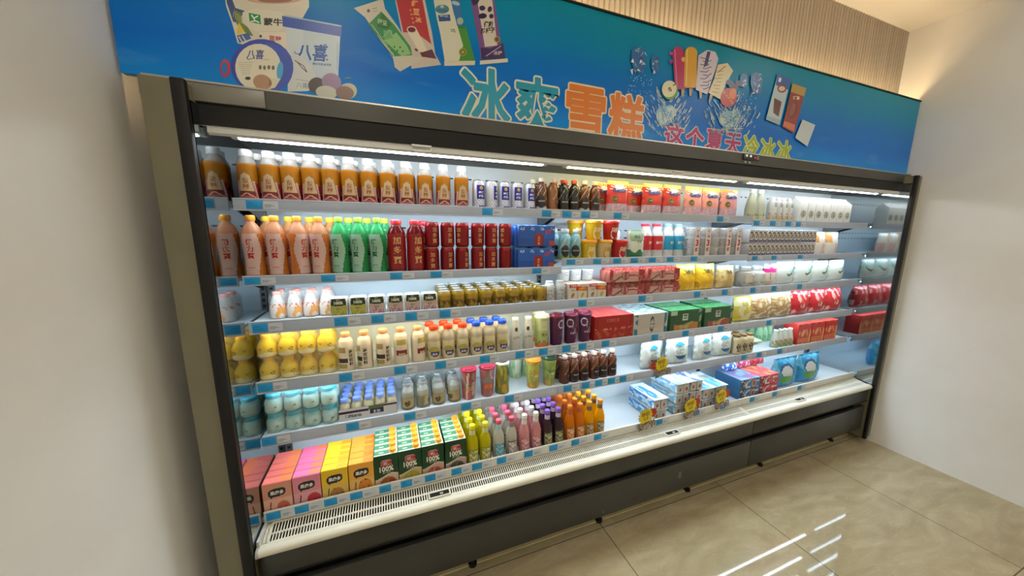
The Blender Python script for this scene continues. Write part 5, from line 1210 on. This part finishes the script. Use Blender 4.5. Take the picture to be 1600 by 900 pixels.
k_pack('greenpack', 'bottle_pack', 3, 2, .056, [(.022, 0), (.027, .004), (.027, .06), (.018, .10), (.012, .12), (.012, .128)], 'e0ecd8', 'c8dcc4', 'e8fff0', .12, lambda u, v: ('7cac74' if v < .4 and speck(u, v, 4, 3) > 0 else None), .0135, .010)
put('greenpack', bxx[2] + .37, Y_LIP + .20, base('C5'), 'pack of pale green milk bottles standing at back of fifth right shelf')
k_white('milkb', [(.022, 0), (.0265, .005), (.0265, .05), (.019, .085), (.0135, .112), (.0135, .120)], .0145, .012, 'd8dcd0', 'e6e6de', 'milk_bottle', 'bottle', lambda u, v: ('a8805c' if .22 < v < .46 and speck(u, v, 5, 1) > -.05 else '7c9c5c' if v < .22 and speck(u, v, 5) > -.15 else None))
row('milkb', 'C5', [1211, 1218.5, 1226, 1233], .045, 'small white milk bottle with brown and green print', 'small white milk bottles')
k_carton('redcase', 'drink_box', .16, .16, .10, 'b02a24', lambda u, v: ('e0a060' if speck(u, v, 3, 8) > .15 else 'c03028' if v > .3 else 'd07040'), (('红茶', .03, 0, .10, 'e8c8a0'),), lambda u, v: 'c8382c')
mb0 = xs(1233, 1.52, .92)
for i in range(3): put('redcase', mb0 + .125 + i * .165, Y_LIP + .062, base('C5'), 'red and orange drink box on fifth right shelf, %s from left' % ORD[i], 'red drink boxes')
# --- deck: juice cartons
KD, KZ = .947, 1.10                  # the deck's goods are this much of the pattern size
YD = Y_DECK
_put = put
def put(key, x, y, z, label, group=None, rz=0.0, tilt=0.0):
    o = _put(key, x, y, z, label, group, rz, tilt); o.scale = (1.035, 1.035, 1.11) if key.startswith('gb_') else (KD, KD, KZ); return o
def k_juice(key, h, top_a, top_b, face, texts, green=False):
    w, d = .1035, .0425
    t = kind(key, 'juice_carton', 'carton', w, h)
    MB().box((0, 0, h / 2), (w, d, h), face if isinstance(face, str) else ('20502c' if green else top_a), 'paper', .0015, 1).build('body', t)
    if green:
        m = MB().panel((-w / 2 + .001, -d / 2 + .001, h + .0005), (w - .002, 0, 0), (0, d - .002, 0), lambda u, v: ('e4e0c8' if (v < .14 or v > .9 or u > .28) else 'c0d4c0' if .4 < v < .6 and -.6 < u < -.2 else '3f8058'), 20, 12)
        m.build('top_fold', t)
        MB().lathe([(.017, 0), (.017, .003), (.0145, .0045), (.0142, .010), (.013, .0115), (.0004, .0115)], 'e49a24', 'gloss', 18, (w * .29, 0, h + .0006), top=False).build('screw_cap', t)
    else:
        MB().panel((-w / 2 + .001, -d / 2 + .001, h + .0005), (w - .002, 0, 0), (0, d - .002, 0), lambda u, v: (top_b if u > .1 else top_a) if .1 < v < .92 else top_a, 12, 8).poly([(-w / 2 + .004, -d / 2 + .002, h + .0009), (w / 2 - .004, -d / 2 + .002, h + .0009), (w / 2 - .004, -d / 2 + .005, h + .0022), (-w / 2 + .004, -d / 2 + .005, h + .0022)], top_a).build('top_fold', t)
    return t
def front_label(t, w, h, d, paint, texts):
    m = MB().panel((-w / 2 + .001, -d / 2 - .0005, .001), (w - .002, 0, 0), (0, 0, h - .002), paint, 44, 48)
    for s_, sz, x, z, c, b in texts: m.text(s_, sz, flat(-d / 2 - .001, z, x), c, b)
    m.build('front_label', t)
def fruit_paint(bg, bg2, fruit, leaf, fx, fy, fr):
    def f(u, v):
        if ((abs(u + .02) / .62) ** 3 + (abs(v - .70 - .03 * u) / .135) ** 3) < 1: return '24262a'
        if -.5 < u < -.36 and v < .62 and v > .52 and abs(u + .43) < .03 + (v - .52): return '24262a'
        q = math.hypot((u - fx) / fr, (v - fy) / (fr * .42))
        if q < 1: return fruit if speck(u, v, 5, 1) > -.2 else leaf
        if q < 1.12: return bg2
        if abs(u + .6 - .35 * (v - .1)) < .05 and .08 < v < .42: return leaf
        if v < .05 and speck(u, v, 5, 3) > .1: return fruit
        if .54 - .02 < v < .56 and abs(u) < .4 and speck(u, v, 22) > 0: return bg2
        return bg if v > .5 else bg2
    return f
JU = [('peach', 'peach and salmon', .124, 'e8746a', 'f07a3e', ('d09078', 'd8a890', 'c0604c', '8a3a2c', .35, .20, .45), '果肉多'),
      ('pink', 'pink', .126, 'e86a94', 'f2784e', ('d88494', 'd29aa0', 'b0303c', '6a2c30', .45, .20, .52), '果肉多'),
      ('yellow', 'yellow', .128, 'ecc022', 'f09a28', ('dcb428', 'cfae54', 'a8743c', '3c5a2c', .1, .16, .58), '果肉多'),
      ('orange', 'orange', .130, 'ef9c36', 'f07e28', ('dfa03c', 'd8ac64', 'c8802c', '7a4c20', .25, .24, .55), '果肉多')]
JX2 = []
for key, nm, h, ta, tb, fp, tx_ in JU:
    t = k_juice('j_' + key, h, ta, tb, fp[0], ())
    front_label(t, .1035, h, .0425, fruit_paint(*fp), ((tx_, .0165, 0, h * .695, 'e4ddd0', .03), ('—————', .008, 0, h * .535, 'b06048', 0)))
def green_paint(fruit, fruit2, base_):
    def f(u, v):
        wv = .36 + .07 * math.sin(u * 2.2 + .6)
        if v < wv - .04:
            q = math.hypot((u - .1) / .62, (v - .13) / .17)
            return fruit if q < 1 and speck(u, v, 4, 2) > -.2 else fruit2 if q < 1.15 else base_
        if v < wv: return 'c9c0a4'
        if abs(u) < .46 and .66 < v < .86 - .05 * abs(u): return 'cfa49c' if not (-.36 < u < .4 and .70 < v < .79) else 'c8b0a4'
        return '1b4022'
    return f
GR = [('red', 'red fruit picture', 'a83a2c', '6a7c3c', 'c8a890'), ('mango', 'yellow mango picture', 'a89a34', '8a8a3c', 'b8a068'), ('tomato', 'brown-red fruit picture', '9a4a3c', 'b88a7c', 'b89484'), ('grape', 'purple grape picture', '4c3a44', '5c6a34', 'a89088')]
for key, nm, c1, c2, c3 in GR:
    t = k_juice('g_' + key, .143, '20502c', '', '1b4022', (), True)
    front_label(t, .1035, .143, .0425, green_paint(c1, c2, c3), (('汇源', .024, 0, .1065, 'b03038', .04), ('100%', .030, 0, .083, 'e4e2d4', .035), ('果汁饮料', .009, 0, .067, 'b8c0b0', .01)))
pxs_ = [433.5, 480.5, 524, 565.5, 604.5, 641.5, 677, 712.5]
keys = ['j_peach', 'j_pink', 'j_yellow', 'j_orange', 'g_red', 'g_mango', 'g_tomato', 'g_grape']
descs = ['%s juice carton with black lettered badge on the deck' % j[1] for j in JU] + ['tall green juice carton with %s on the deck' % g[1] for g in GR]
yf = Y_DECK + .007 + .0425 / 2 * KD
xc = []
for p, k in zip(pxs_, keys):
    x = max(xs(p, yf - .02, base('D') + .066), CX0 + .004 + .052 * KD)
    if xc: x = max(x, xc[-1] + .1045 * KD)
    xc.append(x)
for r in range(5):
    for i, x in enumerate(xc):
        put(keys[i], x, yf + r * .0412, base('D'), descs[i] + ', ' + ROWS[r], 'juice cartons on the deck')
# --- deck: glass soda bottles, rows running into the depth
GB = [(.024, 0), (.0278, .005), (.0278, .095), (.022, .120), (.0125, .142), (.0118, .168)]
def k_gbottle(key, col, cap, frame, fill, mark, mat='liquid', neck=None, ring=None):
    t = kind(key, 'soda_bottle', 'bottle', .0565, .182); f = interp(GB)
    MB().lathe(GB, [col, col, col, col, neck or col], mat, 20).build('body', t)
    screw_cap(.0138, .164, .018, cap, t)
    def paint(u, v):
        if abs(u) > .72: return None
        if abs(u) > .62 or v > .93 or v < .05: return frame
        return mark if speck(u, v, 5.5, 3) > .04 else fill
    MB().band(f, .012, .078, paint, 26, 26, -75, 75).build('label', t)
    MB().lathe([(.0140, .1390), (.0133, .160)], ring or (mark if neck is None else 'd8d4d0'), 'paper', 18, bot=False, top=False).build('neck_label', t)
k_gbottle('gb_yellow', 'd0c414', 'e6d820', '7c8420', '8c9034', 'd4d09c')
k_gbottle('gb_clear', 'd2cfc0', 'd9566c', '4c4450', 'c8c0bc', '8c7c84')
k_gbottle('gb_clear_b', 'd2cfc0', 'd9566c', '3c84a4', '4a98b4', '9cc4cc')
k_gbottle('gb_pink', 'dba0a0', 'e6e2dc', 'b06a70', 'd8b0b0', 'a05c68', neck='d8c0bc')
k_gbottle('gb_purple', '28101c', '8460b8', '5c5a44', 'a8a880', '4a4a30', 'gloss', ring='b8a8c4')
k_gbottle('gb_orange', 'df8a14', 'e07a28', '8a5a34', 'd8b088', 'b0603c')
k_gbottle('gb_amber', 'f0b80c', 'dd9a2c', '5a4c3c', 'b8a888', '6c5c48')
COLS = [('gb_yellow', 738, 'yellow'), ('gb_yellow', 758, 'yellow'), ('gb_clear_b', 779, 'clear'), ('gb_clear', 799, 'clear'), ('gb_pink', 819, 'pink'), ('gb_pink', 837, 'pink'),
        ('gb_purple', 855, 'dark purple'), ('gb_purple', 872, 'dark purple'), ('gb_orange', 890, 'orange'), ('gb_orange', 906, 'orange'), ('gb_amber', 920, 'golden yellow'), ('gb_amber', 937, 'golden yellow')]
CAPW = {'yellow': 'yellow', 'clear': 'pink', 'pink': 'white', 'dark purple': 'violet', 'orange': 'orange', 'golden yellow': 'amber'}
yb = Y_DECK + .006 + .0285 * 1.035
last = xc[-1] + .052 * KD - .001
for i, (k, p, c) in enumerate(COLS):
    x = max(xs(p, yb, base('D') + .142), last + .0294); last = x + .0294
    for r in range(5):
        kk = 'gb_clear' if (k == 'gb_clear_b' and r) else k
        put(kk, x + .0005 * r, yb + r * .0590, base('D'), '%s glass soda bottle with %s cap, %s file, %s' % (c, CAPW[c], ('left', 'right')[i % 2], ROWS[r]), 'glass soda bottles on the deck')
# --- deck: yogurt cup packs, boxes and bags of the middle and right bays
def k_cuppack(key, top_paint, side_c):
    w, d, h = .112, .235, .062
    t = kind(key, 'yogurt_cup_pack', 'pack', w, h); first = None
    for i in range(2):
        for j in range(4):
            if first is None:
                m = MB().box((0, 0, .029), (.052, .054, .058), 'd2d2cc', 'milky', .006, 2)
                m.panel((-.021, -.0276, .006), (.042, 0, 0), (0, 0, .044), lambda u, v: ('a05a54' if u * u + (v - .42) ** 2 * 4 < .16 else '8c6c64' if u * u + (v - .42) ** 2 * 4 < .24 else None if v > .75 else 'c8c8c2'), 12, 12)
                first = m.build('cup', t); o = first
            else: o = copy_tree(first, t)
            o.location = ((i - .5) * .0545, (j - 1.5) * .0565, 0)
    sl = MB().panel((-w / 2 - .0004, d / 2 - .004, .010), (0, -d + .008, 0), (0, 0, .046), lambda u, v: ('e2ecee' if speck(u, v, 2.2, 6) > .2 else side_c if speck(u, v * .6, 2.5, 1) > -.1 else 'a8cfe0'), 24, 8, 'gloss')
    sl.build('side_print', t)
    M_ = MB().box((0, 0, .0605), (w + .004, d, .0022), 'dfe6e8', 'gloss', .0006)
    M_.panel((-w / 2 + .001, -d / 2 + .002, .0619), (w - .002, 0, 0), (0, d - .004, 0), top_paint, 16, 26, 'gloss')
    M_.build('lid_foil', t)
def tp(c1, c2, c3): return lambda u, v: (c3 if abs(u - .15) < .38 and .52 < v < .72 and speck(u, v, 4, 2) > -.2 else 'e6ecec' if v > .78 or u > .55 and v < .4 else c1 if speck(u * .7 + v, v * 2, 2.4, 3) > 0 else c2)
k_cuppack('cp_blue', lambda u, v: '3f8fd0' if abs(u + .35 + .25 * (v - .5)) < .34 + .2 * math.sin(v * 3) and .08 < v < .85 and speck(u, v, 4) > -.22 else 'dfeaf0', '3a86cc')
k_cuppack('cp_red', tp('b8dcec', '8cc4e4', 'd8786c'), '7fb4d4')
k_cuppack('cp_navy', tp('2c5ca8', 'd8dee4', 'c87c80'), '2a3f78')
k_cuppack('cp_gold', tp('8fc8e8', '5aa4d8', 'c88a4c'), '6aa4cc')
dz = .0632 * KZ
yk = Y_DECK + .010 + .115
c0 = xs(1031, Y_DECK + .02, base('D') + .04)
for j in range(2): put('cp_blue', c0, yk, base('D') + j * dz, 'blue and white yogurt cup pack standing apart on the deck, %s one' % ('lower', 'upper')[j], 'yogurt cup packs')
c1 = max(xs(1066, Y_DECK + .02, base('D') + .06), c0 + .120 * KD)
for j in range(3): put('cp_red', c1, yk + .004, base('D') + j * dz, 'pale blue yogurt cup pack in left stack of three, %s layer' % ('bottom', 'middle', 'top')[j], 'yogurt cup packs')
c2 = c1 + .1185 * KD
for j in range(3): put('cp_navy' if j else 'cp_red', c2, yk + .002 + .002 * j, base('D') + j * dz, '%s yogurt cup pack in second stack, %s layer' % (('pale blue', 'navy edged', 'navy edged')[j], ('bottom', 'middle', 'top')[j]), 'yogurt cup packs')
c3 = c2 + .1185 * KD
for j in range(2): put('cp_gold', c3, yk + .004, base('D') + j * dz, 'light blue yogurt cup pack in third stack, %s one' % ('lower', 'upper')[j], 'yogurt cup packs')
c4 = c3 + .1185 * KD
for j in range(2): put('cp_gold', c4, yk + .006, base('D') + j * dz, 'light blue yogurt cup pack in fourth stack beside blue boxes, %s one' % ('lower', 'upper')[j], 'yogurt cup packs')
def boxfront(bg, side, spot, spot2, cx_):
    def f(u, v):
        if u < -.62: return side if speck(u, v, 4, 2) < .2 else 'c8c0b8'
        q = math.hypot((u - cx_) / .26, (v - .5) / .42)
        if q < .62: return spot2
        if q < 1: return spot
        if v > .9 and speck(u, v, 5) > .1: return 'c85a5c'
        return bg if speck(u, v, 3.5, 7) < .22 else 'c8ced4'
    return f
k_carton('bluecase', 'ice_cream_box', .205, .064, .20, '2f6088', boxfront('2d6f9c', '30405c', 'b89078', '8a4c44', .35), (), lambda u, v: 'c85a6c' if speck(u, v, 2.6, 3) > .22 else '7fa8d4' if speck(u, v, 3, 6) > -.05 else '4a7cb8')
k_carton('redcase_b', 'ice_cream_box', .205, .064, .20, 'a02a3c', boxfront('b8303f', '7c2c38', 'c04450', 'c84c50', .1), (), lambda u, v: 'e0a86c' if speck(u, v, 3, 3) > .18 else 'd85a5c' if speck(u, v, 3, 6) > -.1 else 'c8403f')
d0 = max(xs(1172, Y_DECK + .02, base('D') + .06), c4 + .162 * KD)
for j in range(2): put('bluecase', d0, Y_DECK + .116, base('D') + j * .0648 * KZ, 'blue ice cream box on right of deck, %s one' % ('lower', 'upper')[j], 'blue ice cream boxes')
d1 = d0 + .208 * KD
for j in range(2): put('redcase_b', d1, Y_DECK + .116, base('D') + j * .0648 * KZ, 'red ice cream box on right of deck, %s one' % ('lower', 'upper')[j], 'red ice cream boxes')
for key, a, b in (('roll_blue', '2c62b0', 'c8d4e0'), ('roll_pink', '9c3a58', 'd89aac'), ('roll_red', '8c2430', 'b8424c')):
    k_flatpouch(key, 'snack_bag', .15, .085, .05, bagpaint(a, b, 3.5, 4.0, a, .85), (), 'foil', 21, .003, .5)
zt = base('D') + .1305 * KZ + .006
put('roll_blue', d0 - .02, Y_DECK + .16, zt, 'blue and white snack bag lying on the blue boxes', None, 0, -.35)
put('roll_pink', d0 + .135, Y_DECK + .17, zt, 'pink snack bag lying across the blue and red boxes', None, 0, -.35)
put('roll_red', d1 + .087, Y_DECK + .17, zt, 'dark red snack bag lying on the red boxes', None, 0, -.35)
k_flatpouch('bluebag', 'ice_bag', .27, .20, .10, lambda u, v: ('5a9a34' if math.hypot((u + .25) / .5, (v - .3) / .13) < 1 else 'c8d4dc' if math.hypot((u + .2) / .45, (v - .55) / .2) < 1 else '1c5a94' if math.hypot((u + .2) / .55, (v - .58) / .25) < 1 else '5ab4dc' if speck(u, v, 3, 3) > .1 else '2f94cc'), (), 'foil', 22, .005, .6)
for i in range(2): put('bluebag', d1 + .245 + i * .275, Y_DECK + .080, base('D'), 'bright blue bag with green mark at right end of the deck, %s from left' % ORD[i], 'bright blue bags')
# --- yellow starburst price flashes clipped to the rails
def k_burst():
    t = kind('burst', 'price_flash', 'sign', .12, .12)
    def star(m, cx, cz, R, r, n, y, col, th=.0012):
        pts = [((R if k % 2 == 0 else r) * math.cos(math.pi * k / n), (R if k % 2 == 0 else r) * math.sin(math.pi * k / n)) for k in range(2 * n)]
        vs = [(cx + a, y, cz + b) for a, b in pts] + [(cx + a, y + th, cz + b) for a, b in pts]; N = 2 * n
        m.add(vs, [tuple(range(N)), tuple(range(N, 2 * N))[::-1]] + [(k, k + N, (k + 1) % N + N, (k + 1) % N) for k in range(N)], col, 'paper')
    m = MB(); star(m, 0, 0, .044, .034, 16, 0, '4c3c14'); star(m, 0, .0005, .0425, .033, 16, -.0008, 'd8c020'); m.text('特价', .024, flat(-.001, .012), '8a7424', .03).text('9.9', .022, flat(-.001, -.012), '8a7424', .03); m.build('yellow_star', t)
    m = MB(); star(m, .044, .004, .026, .020, 10, .0016, 'a8341e'); m.build('red_star', t)
    m = MB().text('惊爆价', .034, flat(-.0012, -.046, .004), '33261a', .06).text('惊爆价', .034, flat(-.0018, -.046, .004), 'b8a48c', .0); m.build('lettering', t)
k_burst()
yb_ = Y_DECK - .016
def burst(px, py, lab, flip=False, tilt=0.0):
    yb_ = (Y_LIP if flip else Y_DECK) - .016
    c = meet(px, py, yb_)
    o = put('burst', c.x, yb_, c.z, lab, 'starburst price flashes', 0)
    o.rotation_euler = (0, -.15 + tilt, 0); o.scale = (1.25, 1.25, 1.25)
    if flip:
        for ch in o.children:
            if ch.name.startswith('red_star'): ch.location = (-.088, 0, 0)
burst(1009, 651, 'yellow starburst price flash on deck rail by the lone blue cup packs')
burst(1079, 634, 'yellow starburst price flash on deck rail under the second cup stack')
burst(1127, 620, 'yellow starburst price flash on deck rail, rightmost of the deck three')
burst(1034, 569, 'yellow starburst price flash with red star on left, hung on fifth shelf rail', True)
for k in list(PROTO):
    if k not in USED:
        for o in list(PROTO[k].children_recursive) + [PROTO[k]]: bpy.data.objects.remove(o)
bpy.context.view_layer.update()
